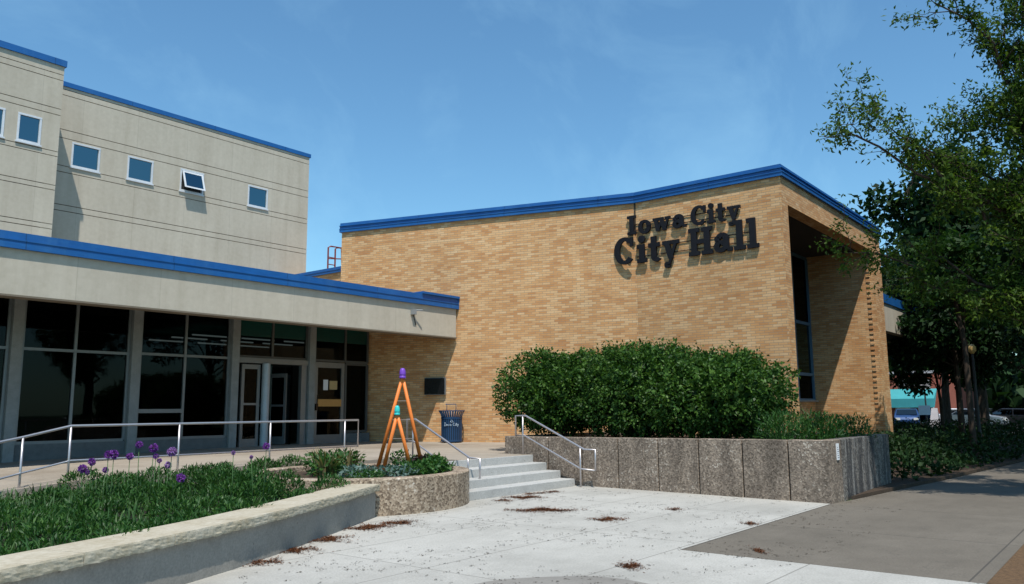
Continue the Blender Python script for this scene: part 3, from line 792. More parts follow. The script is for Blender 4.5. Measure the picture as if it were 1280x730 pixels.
# ------------------------------------------------------------------ shrubs and plants
def shell_points(n, c, r, inner=.72, lumps=22, zmin=None):
    """points in a lumpy ellipsoid shell"""
    dirs = unit(rng.normal(size=(lumps, 3))); amp = rng.uniform(.04, .36, lumps)
    d_ = unit(rng.normal(size=(n, 3)))
    bump = 1+np.max(np.maximum(d_@dirs.T-.78, 0)/.22*amp, axis=1)-.06
    rad = (rng.uniform(inner**3, 1.03, n))**(1/3)*bump
    # squarish clipped profile
    sq = np.sum(np.abs(d_)**2.7, axis=1)**(-1/2.7)
    p = d_*(rad*sq)[:, None]*np.array(r)+np.array(c)
    if zmin is not None:
        k = p[:, 2] > zmin; p, d_ = p[k], d_[k]
    return p, d_
def shrub(c, r, n_, label, leaf=.085, mat='leaf_hedge', group=None, zmin=.98, name='shrub', base=.9, cat='shrub'):
    root = thing(name, (c[0], c[1], base), label, cat, group)
    p0, o0 = shell_points(int(n_/17), c, r, .74, 26, zmin=zmin); per = 22
    p = np.repeat(p0, per, 0)+rng.normal(0, .062, (len(p0)*per, 3)); o = np.repeat(o0, per, 0)
    k_ = p[:, 2] > zmin-.04; p, o = p[k_], o[k_]
    v, q = leaves(p, leaf, leaf*.62, o, .2)
    p3, o3 = shell_points(3800, c, tuple(k*.76 for k in r), .6, zmin=zmin); v3, q3 = leaves(p3, leaf*2.4, leaf*1.7, None, .2)
    q = np.concatenate([q, q3+len(v)]); v = np.concatenate([v, v3])
    # loose sprigs above the clipped top
    ns = 60; vs = [v]; qs = [q]; off = len(v)
    for _ in range(ns):
        a = rng.uniform(0, 2*math.pi); rr = rng.uniform(.1, .9)
        b = np.array([c[0]+r[0]*rr*math.cos(a), c[1]+r[1]*rr*math.sin(a), c[2]+r[2]*(.93 if rr < .7 else .8)])
        k = int(rng.integers(6, 15)); pp = b+np.cumsum(np.tile(np.array([rng.normal(0, .012), rng.normal(0, .012), rng.uniform(.010, .03)]), (k, 1)), 0)
        v2, q2 = leaves(pp, leaf*.9, leaf*.5, None, 0); vs.append(v2); qs.append(q2+off); off += len(v2)
    fast_mesh('foliage', np.concatenate(vs), np.concatenate(qs), mat, root)
    m = MB()
    for _ in range(9):
        a = rng.uniform(0, 2*math.pi); t = (c[0]+r[0]*.65*math.cos(a), c[1]+r[1]*.65*math.sin(a), c[2]+rng.uniform(-.2, .5)*r[2])
        b = (c[0]+.12*math.cos(a), c[1]+.12*math.sin(a), base)
        m.tube([b, ((b[0]+t[0])/2+.04, (b[1]+t[1])/2, (b[2]+t[2])/2), t], [.028, .02, .009], 5)
    m.build('stems', 'stem_brown', root)
    return root
HG = 'clipped shrubs in the aggregate planter'
shrub((16.35, 11.33, 1.98), (1.3, 1.27, .88), 12500, 'dense green clipped shrub beside the steps handrail and litter bin', group=HG)
shrub((16.45, 9.25, 2.0), (1.4, 1.42, .95), 13500, 'dense green clipped shrub, tallest, in the middle of the planter', group=HG)
shrub((16.35, 7.36, 1.85), (1.3, 1.30, .86), 12500, 'dense green clipped shrub nearest the brick corner with tall window recess', group=HG)
def blade_clump(root, cx, cy, z0, n, h, spread, mat, lean=.5, w=.02, name='foliage'):
    V = []; Q = []
    for i in range(n):
        a = rng.uniform(0, 2*math.pi); r0 = spread*math.sqrt(rng.uniform())*.6
        bx, by = cx+r0*math.cos(a), cy+r0*math.sin(a); H = h*rng.uniform(.6, 1.1); a2 = a+rng.normal(0, .5); ln = lean*rng.uniform(.2, 1.1)
        px, py = -math.sin(a2), math.cos(a2); b = len(V); S = 4
        for k in range(S+1):
            t = k/S; ww = w*(1-t**2*.9)*.5
            x = bx+math.cos(a2)*ln*H*t*t; y = by+math.sin(a2)*ln*H*t*t; z = z0+H*(t-.28*ln*t**3)
            V += [(x+px*ww, y+py*ww, z), (x-px*ww, y-py*ww, z)]
        for k in range(S): Q.append((b+2*k, b+2*k+1, b+2*k+3, b+2*k+2))
    return fast_mesh(name, np.array(V), np.array(Q), mat, root)
PG = 'low feathery plants at the right end of the planter'
for (x, y, h, lab) in ((15.2, 5.55, .55, 'low feathery green plant just right of the clipped shrubs'), (15.9, 5.15, .52, 'low feathery green plant in the middle of the planter end'), (16.9, 4.95, .42, 'low feathery green plant at the far right of the planter end')):
    root = thing('feathery_plant', (x, y, .9), lab, 'plant', PG)
    p, o = shell_points(1500, (x, y, 1.08), (.55, .5, h*.75), .35, zmin=.91); v, q = leaves(p, .11, .022, o*.6+np.array([0, 0, .8]), -.6)
    fast_mesh('foliage', v, q, 'leaf_bed', root)
    blade_clump(root, x, y, .9, 90, h*1.25, .7, 'leaf_bed', .5, .018, 'blades')

# ------------------------------------------------------------------ low bench wall with limestone cap (gently curved)
cap = [(8.52, 9.36), (7.6, 8.85), (6.7, 8.37), (5.8, 7.9), (4.9, 7.48), (4.0, 7.13), (3.05, 6.80), (2.2, 6.50), (1.0, 6.12), (-.5, 5.72), (-2.5, 5.3)]
def offs(poly, t):
    o = []
    for i, p in enumerate(poly):
        a = Vector(poly[max(i-1, 0)]); b = Vector(poly[min(i+1, len(poly)-1)]); dd = (b-a).normalized()
        n = Vector((dd.y, -dd.x))     # towards the bed (walking from the planter to the left)
        o.append((p[0]+n.x*t, p[1]+n.y*t))
    return o
bw = thing('bench_wall', (5, 7.6, 0), 'low curved concrete wall with rough limestone cap around the flower bed', 'wall')
P0, P1 = offs(cap, .07), offs(cap, .40)
m = MB()
for i in range(len(cap)-1): m.prism([P0[i], P0[i+1], P1[i+1], P1[i]], -.05, .392)
import bmesh as _bm
o = m.build('concrete_base', 'bench_concrete', bw)
F0, F1 = offs(cap, .0), offs(cap, .52)
def rough_slab(a, b, c, e, z0, z1, seed, n=44):
    """cap stone with a split front face"""
    r = np.random.default_rng(seed); V = []; Q = []; rows = 7
    A_, B_, C_, E_ = map(np.array, (a, b, c, e))
    nrm = (C_-B_)/np.linalg.norm(C_-B_)
    tang = (B_-A_)/np.linalg.norm(B_-A_)
    sm = r.normal(0, 1, (rows, n+1)); sm = (sm+np.roll(sm, 1, 1)+np.roll(sm, -1, 1))/2.2
    for j in range(rows):
        for i in range(n+1):
            t = i/n; p = A_*(1-t)+B_*t
            z = z0+(z1-z0)*j/(rows-1)
            push = .0022*sm[j, i]-(.004 if j in (0, rows-1) else 0)
            zz = z+(.004*sm[(j+2) % rows, i] if j == 0 else (.0008*sm[j, i]))
            p = p-nrm*push
            V.append((p[0], p[1], zz))
    for j in range(rows-1):
        for i in range(n): Q.append((j*(n+1)+i, (j+1)*(n+1)+i, (j+1)*(n+1)+i+1, j*(n+1)+i+1))
    b0 = len(V)
    for i in range(n+1):
        t = i/n; p = E_*(1-t)+C_*t; V.append((p[0], p[1], z1)); V.append((p[0], p[1], z0))
    top = (rows-1)*(n+1)
    for i in range(n):
        Q.append((top+i, b0+2*i, b0+2*i+2, top+i+1)); Q.append((b0+2*i, b0+2*i+1, b0+2*i+3, b0+2*i+2)); Q.append((i, i+1, b0+2*i+3, b0+2*i+1))
    for i, base in ((0, 0), (n, n)):
        Q.append(tuple([base+j*(n+1) for j in range(rows)]+[b0+2*i, b0+2*i+1]))
    m = MB(); m.add(V, Q); o = m.build('cap_stone', 'limestone_cap', bw)
    b_ = _bm.new(); b_.from_mesh(o.data); _bm.ops.recalc_face_normals(b_, faces=b_.faces); b_.to_mesh(o.data); b_.free()
def lerp(a, b, t): return (a[0]+(b[0]-a[0])*t, a[1]+(b[1]-a[1])*t)
for i in range(len(cap)-1):
    e = .003
    rough_slab(lerp(F0[i], F0[i+1], e), lerp(F0[i], F0[i+1], 1-e), lerp(F1[i], F1[i+1], 1-e), lerp(F1[i], F1[i+1], e), .394, .495, 40+i)

# flower bed soil
bed = P1[::1]
mb = MB(); mb.prism([P1[k] for k in range(len(P1))]+[(-2.5, 13.85), (9.0, 13.85), (10.2, 12.9)], -.05, .30); struct('flower_bed', mb, 'soil_dark')

# ------------------------------------------------------------------ round planter with obelisks
cp = thing('round_planter', (9.6, 11.08, 0), 'round tan exposed aggregate planter between bench wall and steps', 'planter')
RO = 1.93
m = MB(); m.lathe(9.6, 11.08, [(RO-.28, .40), (RO-.28, .548), (RO-.265, .56), (RO-.015, .56), (RO, .545), (RO, -.05)], 72); m.build('wall', 'aggregate_tan', cp, smooth=True).data.polygons.foreach_set('use_smooth', [False]*(72*5))
m = MB(); m.lathe(9.6, 11.08, [(0.001, .50), (RO-.27, .47)], 48); m.build('soil', 'soil', cp)

def obelisk(name, apex, feet, rtube, cap_h, capmat, label, rungs, group, capr):
    root = thing(name, (apex[0], apex[1], .48), label, 'sculpture', group)
    ap = Vector(apex)
    for f in feet:
        f = Vector(f); dr_ = (f-ap).normalized()
        m = MB(); m.tube([ap+Vector((0, 0, -cap_h))+(f-ap)*.0+Vector(((f.x-ap.x)*.02, (f.y-ap.y)*.02, 0)), f], [rtube*.8, rtube], 12); m.build('leg', 'orange_wood', root, smooth=True)
    m = MB(); pr = []
    for t in np.linspace(0, 1, 9):
        pr.append((capr*math.cos(t*math.pi/2)**.6 if t < 1 else .001, apex[2]-cap_h*.70+cap_h*.70*math.sin(t*math.pi/2)))
    m.lathe(apex[0], apex[1], [(.001, apex[2]-cap_h*1.02), (capr*.94, apex[2]-cap_h*1.02), (capr, apex[2]-cap_h*.96), (capr, apex[2]-cap_h*.80), (capr*.9, apex[2]-cap_h*.78), (capr*.9, apex[2]-cap_h*.73)]+pr, 20)
    m.build('cap', capmat, root, smooth=True)
    A_ = Vector((apex[0], apex[1], apex[2]-cap_h))
    for t in rungs:
        m = MB(); m.tube([A_.lerp(Vector(feet[0]), t), A_.lerp(Vector(feet[-1]), t)], .006, 6); m.build('rung', 'wire_metal', root)
    return root
OG = 'orange obelisks in the round planter'
obelisk('garden_obelisk', (10.28, 10.74, 2.37), [(10.17, 11.28, .47), (10.76, 10.66, .47)], .036, .185, 'purple_paint', 'taller orange A-shaped garden obelisk with a purple tip', [.24, .44, .64, .84], OG, .06)
obelisk('garden_obelisk', (10.12, 10.70, 1.69), [(10.08, 11.02, .47), (10.41, 10.60, .47)], .036, .17, 'teal_paint', 'shorter orange A-shaped garden obelisk with a turquoise tip', [], OG, .052)

def small_plant(x, y, z, h, w, n, leaf, mat, label, group, name='planter_plant', wid=.6):
    root = thing(name, (x, y, z), label, 'plant', group)
    p, o = shell_points(n, (x, y, z+h*.5), (w, w, h*.5), .3, zmin=z)
    v, q = leaves(p, leaf, leaf*wid, o, .1); fast_mesh('foliage', v, q, mat, root)
    m = MB()
    for k in range(7):
        a = k*.9; m.tube([(x, y, z-.02), (x+w*.5*math.cos(a), y+w*.5*math.sin(a), z+h*.75)], [.009, .004], 5)
    m.build('stems', 'stem_green', root); return root
RG = 'plants in the round planter'
for (x, y, h, lab) in ((9.35, 11.75, .50, 'tall yellowish leafy clump at the left rear of the round planter'), (9.85, 11.75, .48, 'yellowish leafy clump behind the left obelisk foot'), (9.05, 11.35, .42, 'yellowish leafy clump at the left rim of the round planter')):
    root = thing('leafy_clump', (x, y, .48), lab, 'plant', RG)
    blade_clump(root, x, y, .47, 46, h, .34, 'leaf_olive', .55, .055)
    p, o = shell_points(260, (x, y, .47+h*.4), (.26, .26, h*.36), .2, zmin=.47); v, q = leaves(p, .11, .05, o, .1); fast_mesh('lower_foliage', v, q, 'leaf_bed', root)
small_plant(9.3, 10.75, .48, .16, .30, 420, .07, 'leaf_blue', 'grey-blue succulent patch at the left front of the round planter', RG)
small_plant(9.75, 10.35, .48, .17, .30, 420, .07, 'leaf_blue', 'grey-blue succulent patch below the obelisk feet', RG)
small_plant(10.15, 10.25, .48, .20, .32, 480, .08, 'leaf_bed', 'small green bedding plant in front of the obelisk feet', RG)
small_plant(10.45, 10.95, .48, .36, .24, 260, .07, 'leaf_bed', 'airy green plant between the obelisk legs', RG)
small_plant(10.62, 10.28, .48, .24, .28, 480, .09, 'leaf_bed', 'bushy green plant at the right rim of the round planter', RG)
small_plant(10.72, 10.68, .48, .27, .17, 260, .08, 'leaf_maroon', 'dark maroon leafed plant at the right obelisk foot', RG)
small_plant(10.98, 10.72, .48, .26, .28, 500, .10, 'leaf_hedge', 'broad leafed green plant nearest the steps in the round planter', RG)
small_plant(9.0, 10.2, .48, .14, .28, 300, .06, 'leaf_bed', 'low green mat at the left front rim of the round planter', RG)

# ------------------------------------------------------------------ flower bed: uncountable foliage, countable alliums
def bed_pts(n):
    """random plan points between the bench wall and the terrace edge"""
    out = []
    while len(out) < n:
        x = rng.uniform(-1.5, 10.0); y = rng.uniform(5.6, 13.8)
        yb = np.interp(x, [p[0] for p in P1[::-1]], [p[1] for p in P1[::-1]])
        if y < yb+.06: continue
        if math.hypot(x-9.6, y-11.08) < RO+.05: continue
        out.append((x, y, y-yb))
    return np.array(out)
MC = bed_pts(230); MC = MC[MC[:, 2] > .16]
keep = []
for c_ in MC:
    if all(math.hypot(c_[0]-k_[0], c_[1]-k_[1]) > .40 for k_ in keep): keep.append(c_)
MC = np.array(keep)
MR = rng.uniform(.24, .46, len(MC)); MH = rng.uniform(.07, .34, len(MC))+np.clip((MC[:, 0]-5.4)/1.8, 0, 1)*.12
MH *= np.clip(.55+MC[:, 2]*.8, .5, 1)*np.clip(.62+(MC[:, 0]-5.0)*.2, .62, 1.)
def mound(x, y, t):
    dx = np.hypot(np.asarray(x)[..., None]-MC[:, 0], np.asarray(y)[..., None]-MC[:, 1])/MR
    return .30+.07+np.max(MH*np.sqrt(np.clip(1-dx**2, 0, 1)), axis=-1)
VS = []; QS = []; off = 0
for c_, r_, h_ in zip(MC, MR, MH):
    n = int(900*r_*(h_+.2)/.2); d_ = unit(rng.normal(size=(n, 3))); d_[:, 2] = np.abs(d_[:, 2])
    p = np.array([c_[0], c_[1], .32])+d_*np.array([r_, r_, h_+.05])*(rng.uniform(.55, 1.04, n)**.5)[:, None]
    p = p[[math.hypot(a-9.6, b-11.08) > RO+.02 for a, b in p[:, :2]]]; d_ = d_[:len(p)]
    yb = np.interp(p[:, 0], [q_[0] for q_ in P1[::-1]], [q_[1] for q_ in P1[::-1]]); k_ = p[:, 1] > yb-.02
    p = p[k_]; d2 = unit(p-np.array([c_[0], c_[1], .25]))
    v, q = leaves(p, .068, .021, d2*1.2+np.array([0, 0, .5]), -.3); VS.append(v); QS.append(q+off); off += len(v)
B_ = bed_pts(16000); zz = .30+rng.uniform(0, .08, len(B_))
v, q = leaves(np.c_[B_[:, :2], zz], .06, .018, np.tile([0, 0, .5], (len(B_), 1)), -.5); VS.append(v); QS.append(q+off)
o = fast_mesh('bed_foliage', np.concatenate(VS), np.concatenate(QS), 'leaf_bed'); tag(o, 'dense low green perennials filling the bed behind the bench wall', 'ground cover', kind='stuff')
B_ = bed_pts(4200); B_ = B_[(B_[:, 2] > .55+.5*np.sin(B_[:, 0]*1.9))]; B_ = B_[(np.sin(B_[:, 0]*3.3+B_[:, 1]*2.1)+np.sin(B_[:, 1]*4.4) > -.35)]
V = []; Q = []
for x, y, t in B_:
    zt0 = float(mound(x, y, t)); H = rng.uniform(.10, .24)+(zt0-.3)*.7; a2 = rng.uniform(0, 6.28); ln = rng.uniform(.1, .75); w = .013; b = len(V); px, py = -math.sin(a2), math.cos(a2)
    for k in range(5):
        tt = k/4; ww = w*(1-.92*tt**2)
        V += [(x+math.cos(a2)*ln*H*tt*tt+px*ww, y+math.sin(a2)*ln*H*tt*tt+py*ww, .29+H*(tt-.25*ln*tt**3)), (x+math.cos(a2)*ln*H*tt*tt-px*ww, y+math.sin(a2)*ln*H*tt*tt-py*ww, .29+H*(tt-.25*ln*tt**3))]
    for k in range(4): Q.append((b+2*k, b+2*k+1, b+2*k+3, b+2*k+2))
o = fast_mesh('bed_grass_blades', np.array(V), np.array(Q), 'leaf_blade'); tag(o, 'grassy blades standing through the flower bed foliage', 'grass', kind='stuff')

def allium(x, y, z, r, mat, label, tilt=0.):
    root = thing('allium_flower', (x, y, .3), label, 'flower', 'purple alliums in the flower bed')
    m = MB(); bx, by = x+rng.normal(0, .03), y+rng.normal(0, .03)
    m.tube([(bx, by, .29), ((x+bx)/2, (y+by)/2, (z+.3)/2), (x, y, z)], [.006, .005, .0045], 6); m.build('stem', 'stem_green', root, smooth=True)
    n = 150; dd = unit(rng.normal(size=(n, 3))); p = np.array([x, y, z])+dd*r*.5
    v1, q1 = leaves(p, r*.55, r*.30, dd*2.2, 0)
    p2 = np.array([x, y, z])+dd*r*.82; v2, q2 = leaves(p2, r*.4, r*.26, None, 0)
    fast_mesh('flower_head', np.concatenate([v1, v2]), np.concatenate([q1, q2+len(v1)]), mat, root)
AL = [(5.11, 11.62, .84, .068, 0, 'big purple allium, leftmost in the bed'), (5.16, 11.58, .79, .036, 0, 'small purple allium tucked under the leftmost big bloom'),
      (5.18, 11.51, .93, .058, 0, 'purple allium second in height among the left cluster, just right of the leftmost bloom'), (5.31, 11.33, 1.03, .062, 0, 'left one of two purple alliums touching at the lower rail'),
      (5.36, 11.27, 1.03, .070, 0, 'right one of two purple alliums touching at the lower rail'), (5.31, 11.38, .82, .046, 0, 'low purple allium below the touching pair'),
      (5.50, 11.10, 1.0, .056, 0, 'purple allium between the touching pair and the tallest bloom'), (5.56, 10.98, 1.16, .056, 0, 'tallest slim purple allium standing above the lower rail'),
      (5.69, 10.83, 1.11, .070, 0, 'large dark purple allium left of the pale bloom'), (5.72, 10.81, 1.0, .044, 0, 'small purple allium directly beneath the large dark bloom'),
      (5.76, 10.79, .94, .038, 0, 'smaller purple bud low between dark and pale blooms'), (5.85, 10.64, 1.06, .074, 1, 'large pale lilac allium against a railing post'),
      (5.84, 10.70, .88, .054, 1, 'small pale lilac allium beneath the large pale bloom'), (5.97, 10.58, .70, .072, 0, 'lowest dark purple allium nestled in the leaves by the railing post'),
      (6.38, 9.98, 1.04, .034, 1, 'small faded lilac allium on a bare stem right of the railing post'), (6.54, 9.79, .98, .030, 0, 'tiny dark allium bud on a bare stem'),
      (6.65, 9.61, 1.13, .058, 0, 'rightmost purple allium, in front of the round white entrance post')]
for x, y, z, r, pale, lab in AL: allium(x, y, z, r*.9, 'allium_pale' if pale else 'allium_petals', lab)

# ------------------------------------------------------------------ handrails
def handrail(name, label, top, low, posts, loc, group='steel handrails'):
    root = thing(name, loc, label, 'handrail', group)
    m = MB(); m.tube(top, .021, 10); m.build('top_rail', 'steel_rail', root, smooth=True)
    m = MB(); m.tube(low, .017, 10); m.build('lower_rail', 'steel_rail', root, smooth=True)
    for a, b in posts:
        m = MB(); m.tube([a, b], .019, 10); m.build('post', 'steel_rail', root, smooth=True)
    return root
X = 14.20; kx = 14.20/13.86
def kr(pts): return [(X, y*kx, 1.6-(1.6-z)*kx) for y, z in pts]
handrail('step_handrail', 'steel handrail on the right of the steps beside the planter wall',
         kr([(10.93, 1.02), (10.93, 1.47), (10.66, 1.47), (9.16, .79), (8.90, .79), (8.90, .38)]),
         kr([(10.93, 1.05), (10.70, 1.05), (9.25, .40), (8.90, .38)]),
         [((X, 11.0, .61), (X, 11.0, 1.465)), ((X, 9.49, .0), (X, 9.49, .83))], (X, 10, 0))
X = 11.75
handrail('step_handrail', 'steel handrail on the left of the steps behind the round planter',
         [(X, 12.12, .97), (X, 12.12, 1.42), (X, 11.88, 1.42), (X, 10.40, .69), (X, 10.14, .68), (X, 10.14, .23)],
         [(X, 12.12, .99), (X, 11.92, .97), (X, 10.48, .26), (X, 10.14, .23)],
         [((X, 11.95, .62), (X, 11.95, 1.42)), ((X, 10.44, .30), (X, 10.44, .72))], (X, 11, 0))
yr = 14.05
handrail('ramp_handrail', 'long steel handrail along the terrace edge behind the flower bed',
         [(12.10, yr, .80), (12.10, yr, 1.395), (5.95, yr, 1.385), (5.19, 13.98, 1.22), (4.3, 13.6, 1.08), (3.4, 13.2, .97)],
         [(12.10, yr, .82), (5.98, yr, .82), (5.22, 13.98, .67), (4.3, 13.6, .52), (3.4, 13.2, .40)],
         [((x, yr, tz(x)-.25), (x, yr, 1.39)) for x in (11.72, 9.80, 7.85, 5.95)]+[((5.21, 13.98, .1), (5.21, 13.98, 1.22))], (8, yr, .5))

# ------------------------------------------------------------------ litter bin
bx, by = 18.22, 16.86
lb = thing('litter_bin', (bx, by, .62), 'dark blue slatted metal litter bin with pale lettering against the brick wall', 'litter bin')
m = MB(); m.lathe(bx, by, [(.001, .64), (.285, .64), (.285, 1.40), (.001, 1.40)], 28); m.build('liner', 'bin_liner', lb)
m = MB(); ns = 30
for k in range(ns):
    a = 2*math.pi*k/ns; w = .022; px, py = -math.sin(a)*w, math.cos(a)*w
    pr = [(.315, .67), (.32, 1.40), (.335, 1.46), (.395, 1.57)]; b = len(m.v)
    vs = []
    for r, z in pr:
        for t in (0, .008):
            vs += [(bx+(r-t)*math.cos(a)+px, by+(r-t)*math.sin(a)+py, z), (bx+(r-t)*math.cos(a)-px, by+(r-t)*math.sin(a)-py, z)]
    fs = []
    for i in range(3):
        o_ = i*4; fs += [(o_, o_+1, o_+5, o_+4), (o_+3, o_+2, o_+6, o_+7), (o_+2, o_, o_+4, o_+6), (o_+1, o_+3, o_+7, o_+5)]
    m.add(vs, fs)
m.build('slats', 'bin_blue', lb)
m = MB()
for z0, z1, r in ((.66, .71, .325), (1.34, 1.385, .33), (1.565, 1.595, .405)):
    m.lathe(bx, by, [(r-.025, z0), (r, z0), (r, z1), (r-.025, z1), (r-.025, z0)], 36)
m.build('ring', 'bin_blue', lb)
m = MB(); da = Vector((.62, -.78, 0))
c0 = Vector((bx, by, 1.56)); m.tube([c0-da*.15, c0-da*.15+Vector((0, 0, .22)), c0+da*.13+Vector((0, 0, .22)), c0+da*.13], .013, 8); m.tube([c0-da*.19+Vector((0, 0, .22)), c0-da*.15+Vector((0, 0, .22))], .013, 8); m.build('hoop', 'bin_blue', lb)
# script lettering on a curved band facing the steps
m = MB(); fa = math.atan2(-by, -bx)
def onbin(u, z): a = fa+u/.338; return (bx+.338*math.cos(a), by+.338*math.sin(a), z)
strokes = []
def stk(pts): m.tube([onbin(u, z) for u, z in pts], .0075, 6)
S_ = .085; zc = 1.13
def L_(ch, u):
    e = {'J': [[(.0, 1.0), (.5, 1.0)], [(.25, 1.0), (.25, 0), (0, 0)]],
         'I': [[(.25, 1.05), (.2, 0)], [(.05, 1.05), (.45, 1.05)], [(0, 0), (.42, 0)]],
         'o': [[(.0, .3), (.2, .6), (.42, .3), (.2, 0), (0, .3)]],
         'w': [[(0, .6), (.12, 0), (.3, .45), (.45, 0), (.6, .6)]],
         'a': [[(.4, .5), (.1, .6), (0, .2), (.2, 0), (.4, .5), (.45, 0)]],
         'C': [[(.5, .85), (.2, 1.05), (0, .5), (.2, 0), (.5, .2)]],
         'i': [[(.1, .6), (.1, 0)], [(.1, .85), (.12, .92)]],
         't': [[(.15, 1.0), (.15, 0), (.3, .05)], [(0, .65), (.35, .65)]],
         'y': [[(0, .6), (.2, .1)], [(.42, .6), (.1, -.4)]]}[ch]
    for s_ in e: stk([(u+a*S_, zc+b*S_) for a, b in s_])
u = -.235
for ch, w in (('I', .55), ('o', .52), ('w', .7), ('a', .6), (' ', .3), ('C', .6), ('i', .3), ('t', .42), ('y', .5)):
    if ch != ' ': L_(ch, u)
    u += w*S_*1.22
stk([(-.04, 1.25), (.0, 1.31), (.05, 1.25), (.0, 1.24), (-.04, 1.25)])
m.build('lettering', 'bin_lettering', lb)

# ------------------------------------------------------------------ fallen catkins on the plaza
segs = [(10.35,8.22,10.89,7.46,1), (11.76,9.49,12.11,8.99,.9), (11.23,9.35,11.41,9.09,.4), (12.98,9.5,13.16,9.25,.4), (10.14,6.58,10.46,6.27,.8), (7.36,4.46,7.5,4.28,.5), (11.85,6.27,11.98,6.08,.3), (11.01,4.65,11.12,4.5,.3), (9.03,3.69,9.08,3.63,.25), (5.11,7.62,5.5,7.64,.5), (5.76,7.93,6.16,7.98,.8), (6.45,8.29,6.93,8.32,.8), (7.41,8.75,7.95,8.58,1.), (8.0,8.72,8.47,8.62,.8), (12.3,9.5,12.9,9.45,.3)]
P_ = []
for x0, y0, x1, y1, wgt in segs:
    L = math.hypot(x1-x0, y1-y0); n = int(1900*wgt*max(L, .35))
    t = np.clip(rng.normal(.5, .27, n), -.15, 1.25); wd = .055+.05*wgt
    core = np.c_[x0+(x1-x0)*t, y0+(y1-y0)*t]
    nx, ny = -(y1-y0)/L, (x1-x0)/L
    k = rng.normal(0, 1, n)*wd*(1-.6*np.abs(t-.5))*np.where(rng.uniform(size=n) < .25, 2.2, .85)
    wob = .06*np.sin(t*9+x0*7)
    P_.append(np.c_[core[:, 0]+nx*(k+wob), core[:, 1]+ny*(k+wob), .008+np.abs(rng.normal(0, .003, n))*(np.abs(k) < wd)])
P_ = np.concatenate(P_)
v, q = leaves(P_, .06, .013, None, 0, 9.); zb_ = np.repeat(P_[:, 2], 4); v[:, 2] = np.maximum(zb_+(v[:, 2]-zb_)*.34, .005)
o = fast_mesh('fallen_catkins', v, q, 'catkins'); tag(o, 'drifts of reddish brown fallen catkins on the pale plaza', 'leaf litter', kind='stuff')
n = 2000
xy = np.c_[rng.uniform(4.5, 14.0, n), rng.uniform(3.0, 9.6, n)]
yb = np.interp(xy[:, 0], [p[0] for p in cap[::-1]], [p[1] for p in cap[::-1]])
xy = xy[(xy[:, 1] < yb-.05) & (np.hypot(xy[:, 0]-9.6, xy[:, 1]-11.08) > RO+.05)]
cl = rng.uniform(size=len(xy)); xy = xy[(np.sin(xy[:, 0]*2.3)+np.cos(xy[:, 1]*2.9+xy[:, 0]) > cl*2.2-1.2)]
rep = np.repeat(xy, 4, 0)+rng.normal(0, .022, (len(xy)*4, 2))
extra = np.c_[rng.uniform(14.2, 21, 260), 4.25-.09*rng.uniform(0, 1, 260)-(0)]
extra[:, 1] = np.interp(extra[:, 0], [14, 15, 17.9, 20, 28], [4.33, 4.24, 3.96, 3.74, 3.12])-np.abs(rng.normal(0, .10, 260))
rep = np.concatenate([rep, extra])
v, q = leaves(np.c_[rep, np.full(len(rep), .007)], .035, .012, None, 0, 4.); v[:, 2] = np.clip(v[:, 2], .0055, .010)
o = fast_mesh('scattered_debris', v, q, 'dark_specks'); tag(o, 'scattered dark specks of leaf debris over the paving', 'leaf litter', kind='stuff')

# ------------------------------------------------------------------ planting bed cover, right
n = 15000
xs_ = rng.uniform(15, 52, n)**1.0; t = rng.uniform(0, 1, n)
ylo = np.interp(xs_, [14.9, 17.9, 20, 28, 52], [4.36, 4.12, 3.9, 3.3, 3.05]); yhi = np.where(xs_ < 30.2, 7.0, 12.)
ys_ = ylo+(yhi-ylo)*t
k = (xs_ > 18.25); xs_, ys_, ylo = xs_[k], ys_[k], ylo[k]
hh = .06+np.clip((ys_-ylo)/.9, .12, 1)*(.42+.16*np.sin(xs_*1.7)+.12*np.sin(ys_*3+xs_*.7))*(1+.012*(xs_-18))
zz = .06+(hh)*np.sqrt(rng.uniform(.1, 1, len(xs_)))
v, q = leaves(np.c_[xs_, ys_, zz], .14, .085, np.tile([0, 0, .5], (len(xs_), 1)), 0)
o = fast_mesh('bed_ground_cover', v, q, 'leaf_cover'); tag(o, 'dark leafy ground cover in the shaded bed right of the hall', 'ground cover', kind='stuff')

